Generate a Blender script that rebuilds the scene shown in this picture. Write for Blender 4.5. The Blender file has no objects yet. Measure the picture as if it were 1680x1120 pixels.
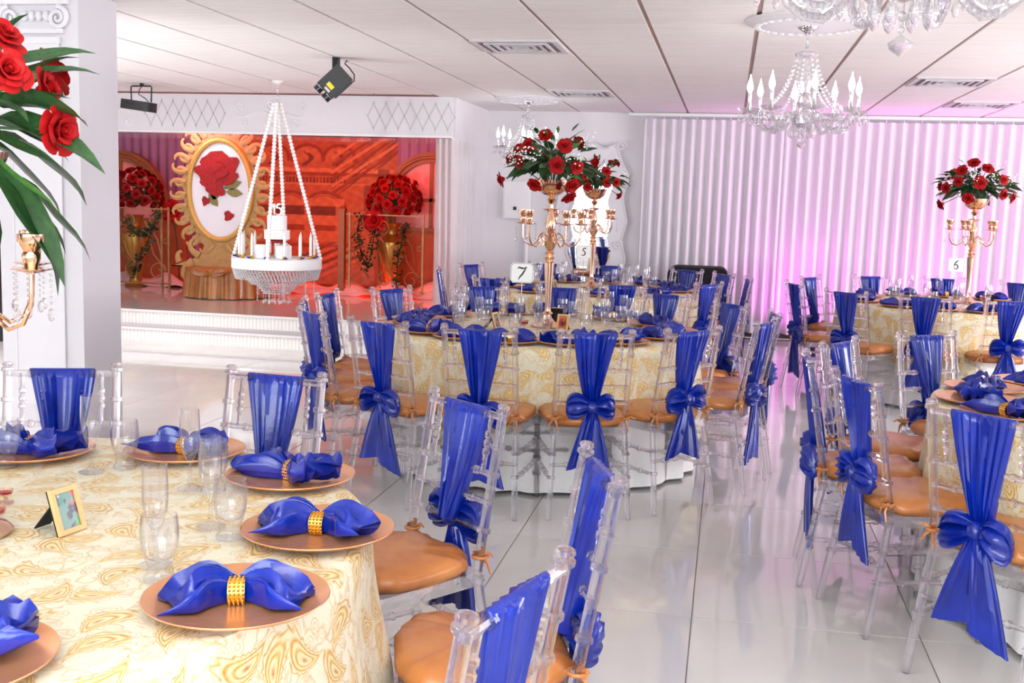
import bpy, math, random
import numpy as np
from mathutils import Vector, Matrix

# ------------------------------------------------------------------ scene, camera, light
scene = bpy.context.scene
C = scene.collection
PI = math.pi
random.seed(7)

F_PX, YAW, PITCH, ROLL, CAM_H = 1790.0, math.radians(11.0), math.radians(7.3), math.radians(1.76), 1.5
FW = Vector((-math.sin(YAW) * math.cos(PITCH), math.cos(YAW) * math.cos(PITCH), -math.sin(PITCH)))
RT0 = Vector((math.cos(YAW), math.sin(YAW), 0))
UP0 = RT0.cross(FW)
RT = RT0 * math.cos(ROLL) + UP0 * math.sin(ROLL)
UP = UP0 * math.cos(ROLL) - RT0 * math.sin(ROLL)
cam = bpy.data.cameras.new('camera')
cam.sensor_width = 36.0
cam.lens = 36.0 * F_PX / 1680.0
cam.clip_start = 0.05
cam_ob = bpy.data.objects.new('camera', cam)
cam_ob.matrix_world = Matrix(((RT.x, UP.x, -FW.x, 0), (RT.y, UP.y, -FW.y, 0), (RT.z, UP.z, -FW.z, CAM_H), (0, 0, 0, 1)))
C.objects.link(cam_ob)
scene.camera = cam_ob

def ray(px, py):
    return FW + RT * ((px - 840) / F_PX) - UP * ((py - 560) / F_PX)
def at_y(px, py, y):                      # point of the line of sight at a real depth
    d = ray(px, py); t = y / d.y
    return Vector((d.x * t, y, CAM_H + d.z * t))
def at_z(px, py, z):                      # point of the line of sight on a horizontal surface
    d = ray(px, py); t = (z - CAM_H) / d.z
    return Vector((d.x * t, d.y * t, z))

scene.view_settings.view_transform = 'Standard'
scene.view_settings.look = 'None'
scene.view_settings.gamma = 1.0
scene.view_settings.exposure = -0.06
scene.cycles.use_denoising = True
scene.cycles.max_bounces = 14
scene.cycles.transparent_max_bounces = 40
scene.cycles.transmission_bounces = 12
scene.cycles.glossy_bounces = 5
scene.cycles.diffuse_bounces = 4
scene.cycles.sample_clamp_indirect = 6.0
scene.cycles.caustics_reflective = False
scene.cycles.caustics_refractive = False

world = bpy.data.worlds.new('world')
scene.world = world
world.use_nodes = True
world.node_tree.nodes['Background'].inputs[0].default_value = (0.88, 0.97, 1.0, 1)
world.node_tree.nodes['Background'].inputs[1].default_value = 2.6

def area(name, loc, target, sx, sy, power, color=(1, 1, 1), spread=180):
    l = bpy.data.lights.new(name, 'AREA'); l.shape = 'RECTANGLE'; l.size = sx; l.size_y = sy
    l.energy = power; l.color = color; l.spread = math.radians(spread)
    o = bpy.data.objects.new(name, l); C.objects.link(o); o.location = loc
    o.rotation_euler = (Vector(target) - Vector(loc)).to_track_quat('-Z', 'Y').to_euler()
    return o
def spot(name, loc, target, power, color, angle, blend=0.6, radius=0.08):
    l = bpy.data.lights.new(name, 'SPOT'); l.energy = power; l.color = color
    l.spot_size = math.radians(angle); l.spot_blend = blend; l.shadow_soft_size = radius
    o = bpy.data.objects.new(name, l); C.objects.link(o); o.location = loc
    o.rotation_euler = (Vector(target) - Vector(loc)).to_track_quat('-Z', 'Y').to_euler()
    return o

CEIL = 2.58
# added unseen fill lamps, and the ceiling light over the dance floor beyond the pillar
area('overhead_fill_rear', (-0.6, -0.8, 2.5), (-0.6, 0.4, 0), 4.0, 2.0, 28, (0.92, 0.98, 1.0))  # unseen overhead lamp added to fill the near end
area('ceiling_panel_light_dance_floor', (-6.5, 6.3, 2.5), (-6.2, 6.5, 0), 2.2, 2.8, 290, (0.94, 0.98, 1.0), 125)
area('overhead_fill_side', (3.6, 3.0, 2.5), (3.2, 3.4, 0), 1.6, 3.0, 70, (0.92, 0.97, 1.0))  # overhead fill added out of view at the right
area('fill_light_side', (7.2, 8.4, 1.5), (0, 9.0, 1.3), 6.0, 1.7, 430, (0.95, 0.96, 1.0))  # unseen side panel of light, added to brighten the far end
area('fill_light_rear', (0.3, -3.4, 1.7), (-0.6, 6.0, 0.5), 5.0, 1.6, 240, (0.88, 0.97, 1.0))  # large fill lamp added behind the camera to lift the table skirts
# the photographer's flash, bounced off the ceiling
area('bounce_flash', (-0.25, -0.15, 1.75), (-0.5, 0.15, 2.58), 0.35, 0.35, 135, (0.92, 0.98, 1.0), 150)
# spotlight on the dance floor turned up at the ceiling in front of the stage
spot('ceiling_wash_spot', (-6.6, 6.2, 0.9), (-5.2, 8.6, 2.58), 200, (0.94, 0.98, 1.0), 100, 0.3, 0.1)
# spot added out of view, turned up to brighten the far ceiling
spot('ceiling_fill_side', (5.2, 6.8, 0.9), (-0.2, 9.6, 2.58), 360, (0.95, 0.96, 1.0), 105, 1.0, 0.15)
# magenta LED uplights on the floor in front of the curtain
for ux in (0.75, 2.3, 3.9):
    spot('magenta_uplight', (ux, 12.35, 0.12), (ux + 0.1, 12.95, 1.1), 62, (1.0, 0.12, 0.9), 125, 0.8, 0.06)
spot('magenta_ceiling_wash', (4.2, 10.6, 1.0), (4.0, 11.0, 2.58), 55, (1.0, 0.2, 0.8), 120, 0.8, 0.1)
# red stage lights hidden behind the valance
area('red_stage_batten', (-5.0, 11.9, 2.40), (-5.0, 13.6, 1.1), 3.6, 0.2, 46, (1.0, 0.05, 0.008))
area('red_stage_batten_floor', (-4.6, 13.0, 0.36), (-4.6, 13.9, 1.3), 2.6, 0.12, 13, (1.0, 0.05, 0.01))
area('warm_stage_light', (-6.3, 11.75, 2.35), (-6.1, 12.9, 1.2), 0.9, 0.2, 9, (0.9, 0.7, 0.8))

# ------------------------------------------------------------------ materials
def lin(r, g, b):
    f = lambda c: (c / 255.0) / 12.92 if c <= 10 else (((c / 255.0) + 0.055) / 1.055) ** 2.4
    return (f(r), f(g), f(b), 1.0)

class Nt:
    def __init__(s, name):
        s.m = bpy.data.materials.new(name); s.m.use_nodes = True
        s.t = s.m.node_tree; s.b = s.t.nodes['Principled BSDF']; s.out = s.t.nodes['Material Output']
    def node(s, kind, **kw):
        n = s.t.nodes.new(kind)
        for k, v in kw.items(): setattr(n, k, v)
        return n
    def put(s, sock, v):
        if isinstance(v, bpy.types.NodeSocket): s.t.links.new(v, sock)
        elif v is not None: sock.default_value = v
    def math(s, op, a, b=None, c=None, clamp=False):
        n = s.node('ShaderNodeMath', operation=op, use_clamp=clamp)
        for i, v in enumerate((a, b, c)):
            if v is not None: s.put(n.inputs[i], v)
        return n.outputs[0]
    def mix(s, f, a, b):
        n = s.node('ShaderNodeMix', data_type='RGBA')
        s.put(n.inputs[0], f); s.put(n.inputs[6], a); s.put(n.inputs[7], b)
        return n.outputs[2]
    def noise(s, scale, detail=3, vec=None, out=0, dist=0.0):
        n = s.node('ShaderNodeTexNoise'); n.inputs['Scale'].default_value = scale; n.inputs['Detail'].default_value = detail
        n.inputs['Distortion'].default_value = dist
        if vec is not None: s.t.links.new(vec, n.inputs['Vector'])
        return n.outputs[out]
    def coord(s, which='Object'):
        return s.node('ShaderNodeTexCoord').outputs[which]
    def ramp(s, f, stops):
        n = s.node('ShaderNodeValToRGB'); s.put(n.inputs[0], f)
        while len(n.color_ramp.elements) < len(stops): n.color_ramp.elements.new(0.5)
        for e, (p, c) in zip(n.color_ramp.elements, stops): e.position = p; e.color = c
        return n.outputs[0]
    def bump(s, h, strength=0.2, dist=0.01):
        n = s.node('ShaderNodeBump'); n.inputs['Strength'].default_value = strength; n.inputs['Distance'].default_value = dist
        s.put(n.inputs['Height'], h); s.t.links.new(n.outputs[0], s.b.inputs['Normal'])
    def set(s, **kw):
        for k, v in kw.items(): s.put(s.b.inputs[k.replace('_', ' ')], v)
        return s

def plain(name, col, rough=0.5, metal=0.0, var=0.06, scale=12.0, bump=0.0, spec=0.5, sheen=0.0, coat=0.0):
    n = Nt(name); nz = n.noise(scale, 4, n.coord())
    dark = tuple(c * (1 - var) for c in col[:3]) + (1,); lite = tuple(min(1, c * (1 + var)) for c in col[:3]) + (1,)
    n.set(Base_Color=n.ramp(nz, [(0.3, dark), (0.7, lite)]), Roughness=rough, Metallic=metal)
    n.b.inputs['Specular IOR Level'].default_value = spec
    n.b.inputs['Sheen Weight'].default_value = sheen
    n.b.inputs['Coat Weight'].default_value = coat
    if bump: n.bump(nz, bump)
    return n.m

def thin_glass(name, tint, ior, frost=0.015):
    n = Nt(name); tr = n.node('ShaderNodeBsdfTransparent'); tr.inputs[0].default_value = tint
    gl = n.node('ShaderNodeBsdfGlossy'); gl.inputs['Roughness'].default_value = 0.02
    lw = n.node('ShaderNodeLayerWeight'); r0 = ((ior - 1) / (ior + 1)) ** 2
    mx = n.node('ShaderNodeMixShader'); n.t.links.new(n.math('MULTIPLY_ADD', n.math('POWER', lw.outputs['Facing'], 3.0), 0.8, r0), mx.inputs[0])
    n.t.links.new(tr.outputs[0], mx.inputs[1]); n.t.links.new(gl.outputs[0], mx.inputs[2])
    df = n.node('ShaderNodeBsdfDiffuse'); df.inputs[0].default_value = (0.95, 0.95, 0.97, 1)
    m2 = n.node('ShaderNodeMixShader'); m2.inputs[0].default_value = frost
    n.t.links.new(mx.outputs[0], m2.inputs[1]); n.t.links.new(df.outputs[0], m2.inputs[2]); n.t.links.new(m2.outputs[0], n.out.inputs[0])
    return n.m
def clear(name, tint, glass_share, ior, rough=0.0, frost=0.0):
    n = Nt(name); tr = n.node('ShaderNodeBsdfTransparent'); tr.inputs[0].default_value = tint
    gl = n.node('ShaderNodeBsdfGlass'); gl.inputs['IOR'].default_value = ior; gl.inputs['Roughness'].default_value = rough
    gl.inputs['Color'].default_value = (0.97, 0.96, 0.98, 1)
    mx = n.node('ShaderNodeMixShader'); mx.inputs[0].default_value = glass_share
    n.t.links.new(tr.outputs[0], mx.inputs[1]); n.t.links.new(gl.outputs[0], mx.inputs[2])
    if frost:
        df = n.node('ShaderNodeBsdfDiffuse'); df.inputs[0].default_value = (0.96, 0.96, 0.98, 1)
        m2 = n.node('ShaderNodeMixShader'); m2.inputs[0].default_value = frost
        n.t.links.new(mx.outputs[0], m2.inputs[1]); n.t.links.new(df.outputs[0], m2.inputs[2]); mx = m2
    n.t.links.new(mx.outputs[0], n.out.inputs[0])
    return n.m

def emit(name, col, strength):
    n = Nt(name); n.set(Base_Color=(1, 1, 1, 1)); n.b.inputs['Emission Color'].default_value = col
    n.b.inputs['Emission Strength'].default_value = strength
    return n.m

def satin(name, col, hi, rough=0.32):
    n = Nt(name); co = n.coord()
    w = n.noise(160, 2, co); f = n.noise(7, 3, co)
    n.set(Base_Color=n.ramp(f, [(0.25, col), (0.8, hi)]), Roughness=rough)
    n.b.inputs['Specular IOR Level'].default_value = 0.55
    n.b.inputs['Sheen Weight'].default_value = 0.05; n.b.inputs['Sheen Tint'].default_value = hi
    n.bump(n.math('ADD', n.math('MULTIPLY', w, 0.15), f), 0.25, 0.01)
    return n.m

M = {}
M['wall'] = plain('wall_paint', lin(232, 226, 230), 0.7, var=0.015, scale=3, bump=0.02)
M['pillar'] = plain('pillar_paint', lin(220, 214, 220), 0.55, var=0.012, scale=4)
M['relief'] = plain('white_plaster', lin(226, 221, 226), 0.5, var=0.01, scale=20)
M['ceil_back'] = plain('ceiling_grid_recess', lin(186, 160, 156), 0.8, var=0.05, scale=2)
M['lattice'] = plain('silver_lattice', lin(196, 190, 194), 0.5, var=0.05)
M['tbar'] = plain('ceiling_t_bar', lin(196, 164, 158), 0.6, var=0.08, scale=6)
M['floor_base'] = plain('floor_grout', lin(150, 140, 134), 0.6, var=0.05)
M['baseboard'] = plain('baseboard_paint', lin(90, 60, 70), 0.5)
M['acrylic'] = clear('clear_acrylic', (0.975, 0.965, 0.98, 1), 0.55, 1.49, 0.0, 0.0)
M['glassware'] = thin_glass('drinking_glass', (0.965, 0.96, 0.97, 1), 1.5)
M['crystal'] = clear('cut_crystal', (0.98, 0.98, 0.99, 1), 0.5, 1.5, 0.0, 0.07)
M['bead'] = clear('bright_crystal_bead', (0.98, 0.98, 0.99, 1), 0.4, 1.5, 0.0, 0.35)
M['blue'] = satin('royal_blue_satin', lin(3, 22, 112), lin(8, 46, 172), 0.2)
M['copper_satin'] = satin('copper_satin', lin(174, 98, 46), lin(212, 138, 76), 0.26)
M['gold_satin'] = satin('bronze_gold_satin', lin(140, 82, 30), lin(186, 122, 54), 0.36)
M['charger'] = plain('rose_gold_charger', lin(226, 158, 112), 0.25, 0.45, var=0.05, scale=6)
M['rose_gold'] = plain('rose_gold_metal', lin(238, 196, 166), 0.14, 1.0, var=0.03)
M['gold'] = plain('gold_metal', lin(232, 190, 96), 0.25, 1.0, var=0.05)
M['chrome'] = plain('chrome', lin(225, 225, 232), 0.12, 1.0, var=0.02)
M['black'] = plain('black_metal', lin(22, 22, 24), 0.4, 0.2, var=0.2)
M['black_plastic'] = plain('black_plastic', lin(30, 29, 31), 0.45, var=0.2)
M['white'] = plain('white_lacquer', lin(244, 241, 243), 0.35, var=0.01)
M['icing'] = plain('white_icing', lin(250, 248, 248), 0.5, var=0.01, scale=40, bump=0.05)
M['white_cloth'] = plain('white_tablecloth', lin(250, 245, 245), 0.75, var=0.02, scale=60, bump=0.05)
M['tulle'] = plain('pink_white_tulle', lin(240, 205, 205), 0.9, var=0.1, scale=9, bump=0.4)
M['pearl'] = plain('white_pearl', lin(248, 244, 242), 0.25, var=0.02)
M['rose'] = plain('red_rose_petal', lin(160, 3, 7), 0.65, var=0.3, scale=30, spec=0.25)
M['rose_deep'] = plain('deep_red_rose_petal', lin(130, 4, 8), 0.65, var=0.3, scale=30, spec=0.25)
M['leaf'] = plain('dark_leaf', lin(38, 72, 34), 0.42, var=0.35, scale=14)
M['leaf_lite'] = plain('light_leaf', lin(82, 128, 58), 0.42, var=0.3, scale=14)
M['ivy'] = plain('ivy_leaf', lin(34, 62, 34), 0.5, var=0.4, scale=20)
M['breath'] = plain('tiny_white_blossom', lin(246, 246, 236), 0.7)
M['candle'] = plain('white_wax', lin(250, 246, 240), 0.4, var=0.01)
M['bulb'] = emit('lit_flame_bulb', (1.0, 0.98, 0.97, 1), 32.0)
M['ornate'] = plain('carved_gold_wood', lin(186, 142, 88), 0.6, 0.1, var=0.12, scale=18)
M['glitter'] = plain('gold_glitter', lin(206, 168, 92), 0.35, 0.6, var=0.5, scale=220, bump=0.6)
M['panel_white'] = plain('white_oval_panel', lin(236, 234, 240), 0.5, var=0.01)
M['brass'] = plain('aged_brass_urn', lin(176, 132, 60), 0.32, 0.7, var=0.2, scale=5)
M['wood'] = plain('brown_arch_wood', lin(150, 92, 48), 0.5, var=0.15, scale=6)
M['wood_red'] = plain('orange_brown_panel', lin(176, 88, 44), 0.6, var=0.12, scale=4)
M['pane_pink'] = plain('pink_window_pane', lin(244, 150, 150), 0.4, var=0.08, scale=3)
M['iron'] = plain('gilded_iron', lin(158, 120, 78), 0.45, 0.5, var=0.2)
M['frame_wood'] = plain('pale_wood_frame', lin(226, 178, 122), 0.5, var=0.06, scale=30)
M['velvet'] = plain('black_velvet', lin(14, 14, 15), 0.9)
M['ink'] = plain('black_ink', lin(18, 18, 20), 0.6)
M['card'] = plain('white_card', lin(246, 243, 240), 0.6, var=0.01)
M['yellow'] = plain('yellow_sticker', lin(236, 216, 40), 0.5)
M['lens'] = plain('dark_lens', lin(30, 36, 44), 0.05, 0.1, coat=0.6)
M['vent'] = plain('vent_metal', lin(206, 200, 204), 0.5, var=0.1, scale=12)
M['vent_dark'] = plain('vent_shadow_gap', lin(150, 138, 142), 0.7, var=0.2)
M['pink_glass'] = clear('pink_votive_glass', (0.98, 0.8, 0.75, 1), 0.4, 1.4)
M['red_wax'] = plain('red_wax', lin(196, 40, 36), 0.4)
M['olive'] = plain('olive_gold_leaf', lin(132, 118, 62), 0.5, var=0.25, scale=40)
M['red_petal_flat'] = plain('red_fabric_petal', lin(158, 8, 14), 0.7, var=0.3, scale=25)

def mirror_mat():
    n = Nt('mirror_silver'); n.set(Base_Color=(0.92, 0.92, 0.94, 1), Metallic=1.0, Roughness=n.math('MULTIPLY', n.noise(2), 0.03))
    return n.m
M['mirror'] = mirror_mat()

def tile_floor():
    n = Nt('polished_porcelain_tile'); co = n.coord()
    a = n.noise(1.6, 5, co, dist=0.6)
    n.set(Base_Color=n.ramp(a, [(0.3, lin(220, 215, 213)), (0.7, lin(231, 227, 225))]),
          Roughness=n.math('MULTIPLY_ADD', n.noise(5, 3, co), 0.05, 0.045))
    n.b.inputs['Specular IOR Level'].default_value = 0.6
    n.b.inputs['Coat Weight'].default_value = 0.35; n.b.inputs['Coat Roughness'].default_value = 0.03
    return n.m
M['tile'] = tile_floor()

def ceiling_tile():
    n = Nt('acoustic_ceiling_tile'); co = n.coord()
    mp = n.node('ShaderNodeMapping'); n.t.links.new(co, mp.inputs[0]); mp.inputs['Scale'].default_value = (1.2, 7, 1)
    a = n.noise(2.2, 4, mp.outputs[0]); b = n.noise(120, 2, co)
    n.set(Base_Color=n.ramp(a, [(0.3, lin(240, 234, 232)), (0.65, lin(248, 244, 243))]), Roughness=0.75)
    n.bump(b, 0.15, 0.004)
    return n.m
M['ctile'] = ceiling_tile()

def drape(name, col, trans=0.35):
    n = Nt(name); co = n.coord()
    mp = n.node('ShaderNodeMapping'); n.t.links.new(co, mp.inputs[0]); mp.inputs['Scale'].default_value = (60, 60, 3)
    w = n.noise(3, 3, mp.outputs[0])
    n.set(Base_Color=n.ramp(w, [(0.3, tuple(c * 0.95 for c in col[:3]) + (1,)), (0.7, col)]), Roughness=0.6)
    n.b.inputs['Sheen Weight'].default_value = 0.2
    tl = n.node('ShaderNodeBsdfTranslucent'); tl.inputs[0].default_value = col
    mx = n.node('ShaderNodeMixShader'); mx.inputs[0].default_value = trans
    n.t.links.new(n.b.outputs[0], mx.inputs[1]); n.t.links.new(tl.outputs[0], mx.inputs[2]); n.t.links.new(mx.outputs[0], n.out.inputs[0])
    return n.m
M['curtain'] = drape('white_satin_drape', lin(240, 234, 240), 0.2)
M['sheer'] = drape('white_sheer_drape', lin(246, 240, 242), 0.35)
M['purple'] = drape('mauve_drape', lin(196, 150, 196), 0.25)

def paisley_cloth():
    n = Nt('gold_paisley_embroidered_organza')
    uv = n.coord('UV')
    mp = n.node('ShaderNodeMapping'); n.t.links.new(uv, mp.inputs[0]); mp.inputs['Scale'].default_value = (8.0, 8.0, 1)
    nz = n.noise(1.1, 2, mp.outputs[0], out=1)
    jig = n.node('ShaderNodeVectorMath', operation='SCALE'); n.t.links.new(nz, jig.inputs[0]); jig.inputs['Scale'].default_value = 0.06
    add = n.node('ShaderNodeVectorMath', operation='ADD'); n.t.links.new(mp.outputs[0], add.inputs[0]); n.t.links.new(jig.outputs[0], add.inputs[1])
    p = add.outputs[0]
    vo = n.node('ShaderNodeTexVoronoi', voronoi_dimensions='2D'); vo.inputs['Scale'].default_value = 1.0
    vo.inputs['Randomness'].default_value = 0.65
    n.t.links.new(p, vo.inputs['Vector'])
    loc = n.node('ShaderNodeVectorMath', operation='SUBTRACT'); n.t.links.new(p, loc.inputs[0]); n.t.links.new(vo.outputs['Position'], loc.inputs[1])
    sp = n.node('ShaderNodeSeparateXYZ'); n.t.links.new(loc.outputs[0], sp.inputs[0])
    sc = n.node('ShaderNodeSeparateColor'); n.t.links.new(vo.outputs['Color'], sc.inputs[0])
    an = n.math('MULTIPLY', sc.outputs[0], 2 * PI)
    ca, sa = n.math('COSINE', an), n.math('SINE', an)
    x = n.math('SUBTRACT', n.math('MULTIPLY', sp.outputs[0], ca), n.math('MULTIPLY', sp.outputs[1], sa))
    y = n.math('ADD', n.math('MULTIPLY', sp.outputs[0], sa), n.math('MULTIPLY', sp.outputs[1], ca))
    y = n.math('SUBTRACT', y, n.math('MULTIPLY', n.math('MULTIPLY', x, x), 0.9))      # curl of the teardrop
    hw = n.math('MAXIMUM', n.math('MULTIPLY_ADD', x, -0.24, 0.15), 0.03)
    e = n.math('SQRT', n.math('ADD', n.math('POWER', n.math('DIVIDE', x, 0.40), 2.0), n.math('POWER', n.math('DIVIDE', y, hw), 2.0)))
    th = n.math('ARCTAN2', y, x)
    def band(v, c, w):
        return n.math('SUBTRACT', 1.0, n.math('MULTIPLY', n.math('ABSOLUTE', n.math('SUBTRACT', v, c)), 1.0 / w), clamp=True)
    fine = n.noise(95, 2, uv); mid = n.noise(30, 2, uv)
    core = n.math('SUBTRACT', 1.0, n.math('MULTIPLY', e, 2.6), clamp=True)
    scal = n.math('MULTIPLY_ADD', n.math('SINE', n.math('MULTIPLY', th, 13.0)), 0.10, 1.38)
    rings = n.math('MAXIMUM', band(e, 0.62, 0.14), n.math('MAXIMUM', band(e, 1.0, 0.16), n.math('MULTIPLY', band(e, scal, 0.14), 0.9)))
    v2 = n.node('ShaderNodeTexVoronoi', voronoi_dimensions='2D'); v2.inputs['Scale'].default_value = 2.7; v2.inputs['Randomness'].default_value = 0.9
    n.t.links.new(p, v2.inputs['Vector'])
    outside = n.math('MULTIPLY', n.math('SUBTRACT', e, 1.45), 4.0, clamp=True)
    vine = n.math('MULTIPLY', n.math('MULTIPLY', n.math('MAXIMUM', band(v2.outputs['Distance'], 0.30, 0.05), band(v2.outputs['Distance'], 0.13, 0.05)), outside), n.math('MULTIPLY', n.noise(0.9, 1, mp.outputs[0]), 0.8))
    v3 = n.node('ShaderNodeTexVoronoi', voronoi_dimensions='2D', feature='DISTANCE_TO_EDGE'); v3.inputs['Scale'].default_value = 1.0; v3.inputs['Randomness'].default_value = 0.5
    n.t.links.new(p, v3.inputs['Vector'])
    vine2 = n.math('MULTIPLY', band(n.noise(2.2, 2, mp.outputs[0]), 0.56, 0.05), n.math('MULTIPLY', outside, 0.5))
    halo = n.math('MULTIPLY', band(e, 0.7, 1.2), 0.95)
    g = n.math('MAXIMUM', n.math('MAXIMUM', rings, core), n.math('MAXIMUM', vine, vine2))
    g = n.math('MULTIPLY', g, n.math('MULTIPLY_ADD', fine, 1.6, 0.2), clamp=True)
    gold = n.mix(n.math('MULTIPLY', mid, 1.0), lin(188, 128, 34), lin(232, 184, 84))
    gold = n.mix(n.math('MULTIPLY', core, 1.0), gold, lin(196, 122, 60))
    base = n.mix(n.noise(5, 3, uv), lin(232, 222, 192), lin(238, 231, 208))
    base = n.mix(n.math('MULTIPLY', halo, n.math('MULTIPLY_ADD', mid, 1.0, 0.2)), base, lin(236, 206, 128))
    n.set(Base_Color=n.mix(g, base, gold), Roughness=n.math('MULTIPLY_ADD', g, -0.2, 0.55), Metallic=n.math('MULTIPLY', g, 0.25))
    n.b.inputs['Sheen Weight'].default_value = 0.15
    n.bump(g, 0.35, 0.004)
    return n.m
M['paisley'] = paisley_cloth()

def stage_riser():
    n = Nt('ribbed_white_stage_trim'); co = n.coord()
    w = n.node('ShaderNodeTexWave'); w.inputs['Scale'].default_value = 8.0; n.t.links.new(co, w.inputs['Vector'])
    n.set(Base_Color=n.ramp(w.outputs[1], [(0.0, lin(226, 216, 210)), (0.5, lin(246, 240, 236))]), Roughness=0.45)
    n.bump(w.outputs[1], 0.3, 0.01)
    return n.m
M['riser'] = stage_riser()

def printed(name, attr='print', rough=0.7):
    n = Nt(name); a = n.node('ShaderNodeAttribute', attribute_name=attr)
    n.set(Base_Color=a.outputs[0], Roughness=rough)
    return n.m
M['print'] = printed('printed_backdrop')
M['photo'] = printed('photo_print', rough=0.25)

# ------------------------------------------------------------------ mesh helpers
class MB:
    def __init__(s): s.v = []; s.f = []
    def add(s, verts, faces):
        o = len(s.v); s.v += [tuple(p) for p in verts]; s.f += [tuple(i + o for i in q) for q in faces]; return s
    def box(s, x0, x1, y0, y1, z0, z1, rot=None, org=(0, 0, 0)):
        P = [Vector((x, y, z)) for z in (z0, z1) for y in (y0, y1) for x in (x0, x1)]
        if rot is not None: P = [rot @ p + Vector(org) for p in P]
        return s.add(P, [(0, 2, 3, 1), (4, 5, 7, 6), (0, 1, 5, 4), (2, 6, 7, 3), (0, 4, 6, 2), (1, 3, 7, 5)])
    def tube(s, path, r, seg=8, caps=True, closed=False, flat=1.0, nrm=None):
        P = [Vector(p) for p in path]; n = len(P)
        R = r if isinstance(r, (list, tuple)) else [r] * n
        T = []
        for i in range(n):
            a = P[(i - 1) % n] if (closed or i > 0) else P[i]; b = P[(i + 1) % n] if (closed or i < n - 1) else P[i]
            d = b - a; T.append(d.normalized() if d.length > 1e-9 else (T[-1] if T else Vector((0, 0, 1))))
        u = Vector(nrm) if nrm else (Vector((1, 0, 0)) if abs(T[0].x) < 0.9 else Vector((0, 1, 0)))
        V = []
        for i in range(n):
            u = (u - T[i] * u.dot(T[i])); u = u.normalized() if u.length > 1e-6 else T[i].orthogonal().normalized()
            w = T[i].cross(u)
            for k in range(seg):
                a = 2 * PI * k / seg
                V.append(P[i] + (u * math.cos(a) * flat + w * math.sin(a)) * R[i])
        Fc = []
        for i in range(n if closed else n - 1):
            j = (i + 1) % n
            for k in range(seg):
                l = (k + 1) % seg; Fc.append((i * seg + k, i * seg + l, j * seg + l, j * seg + k))
        if caps and not closed:
            Fc.append(tuple(range(seg - 1, -1, -1))); Fc.append(tuple((n - 1) * seg + k for k in range(seg)))
        return s.add(V, Fc)
    def lathe(s, prof, seg=16, org=(0, 0, 0), sx=1.0, sy=1.0, caps=True, rot=None):
        V = []; n = len(prof)
        for r, z in prof:
            for k in range(seg):
                a = 2 * PI * k / seg; p = Vector((r * math.cos(a) * sx, r * math.sin(a) * sy, z))
                if rot is not None: p = rot @ p
                V.append(p + Vector(org))
        Fc = [(i * seg + k, i * seg + (k + 1) % seg, (i + 1) * seg + (k + 1) % seg, (i + 1) * seg + k) for i in range(n - 1) for k in range(seg)]
        if caps:
            if prof[0][0] > 1e-5: Fc.append(tuple(range(seg - 1, -1, -1)))
            if prof[-1][0] > 1e-5: Fc.append(tuple((n - 1) * seg + k for k in range(seg)))
        return s.add(V, Fc)
    def ball(s, c, r, seg=8, rings=5, sz=1.0):
        return s.lathe([(max(1e-6, r * math.sin(PI * i / rings)), -r * sz * math.cos(PI * i / rings)) for i in range(rings + 1)], seg, c, caps=False)
    def prism(s, poly, z0, z1, mat=None):
        n = len(poly); M4 = mat or Matrix()
        V = [M4 @ Vector((x, y, z0)) for x, y in poly] + [M4 @ Vector((x, y, z1)) for x, y in poly]
        F_ = [tuple(range(n - 1, -1, -1)), tuple(range(n, 2 * n))] + [(i, (i + 1) % n, n + (i + 1) % n, n + i) for i in range(n)]
        return s.add(V, F_)
    def grid(s, fn, nu, nv, close_u=False):
        V = [fn(i / (nu if close_u else nu - 1), j / (nv - 1)) for j in range(nv) for i in range(nu)]
        m = nu if close_u else nu - 1
        return s.add(V, [(j * nu + i, j * nu + (i + 1) % nu, (j + 1) * nu + (i + 1) % nu, (j + 1) * nu + i) for j in range(nv - 1) for i in range(m)])
    def mesh(s, name, mat, angle=38):
        me = bpy.data.meshes.new(name); me.from_pydata(s.v, [], s.f); me.update()
        me.polygons.foreach_set('use_smooth', [True] * len(me.polygons))
        me.set_sharp_from_angle(angle=math.radians(angle))
        if mat is not None: me.materials.append(M[mat])
        return me

def link(name, data, parent=None, loc=(0, 0, 0), rot=(0, 0, 0), scale=(1, 1, 1)):
    o = bpy.data.objects.new(name, data); C.objects.link(o); o.location = loc; o.rotation_euler = rot
    o.scale = scale if not isinstance(scale, (int, float)) else (scale,) * 3
    if parent is not None: o.parent = parent
    return o
def tag(o, label=None, cat=None, group=None, kind=None):
    for k, v in (('label', label), ('category', cat), ('group', group), ('kind', kind)):
        if v: o[k] = v
    return o
def thing(name, label, cat, loc=(0, 0, 0), rz=0.0, group=None, scale=1.0):
    return tag(link(name, None, None, loc, (0, 0, rz), scale), label, cat, group)
def copy_tree(o, parent=None):
    c = o.copy(); C.objects.link(c)
    if parent is not None: c.parent = parent
    for ch in [k for k in KIDS.get(o.name, [])]: KIDS.setdefault(c.name, []).append(copy_tree(ch, c))
    return c
KIDS = {}
def part(name, mesh, parent, loc=(0, 0, 0), rot=(0, 0, 0), scale=(1, 1, 1), label=None, kind=None):
    o = link(name, mesh, parent, loc, rot, scale)
    KIDS.setdefault(parent.name, []).append(o)
    if label: o['label'] = label
    if kind: o['kind'] = kind
    return o
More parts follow.
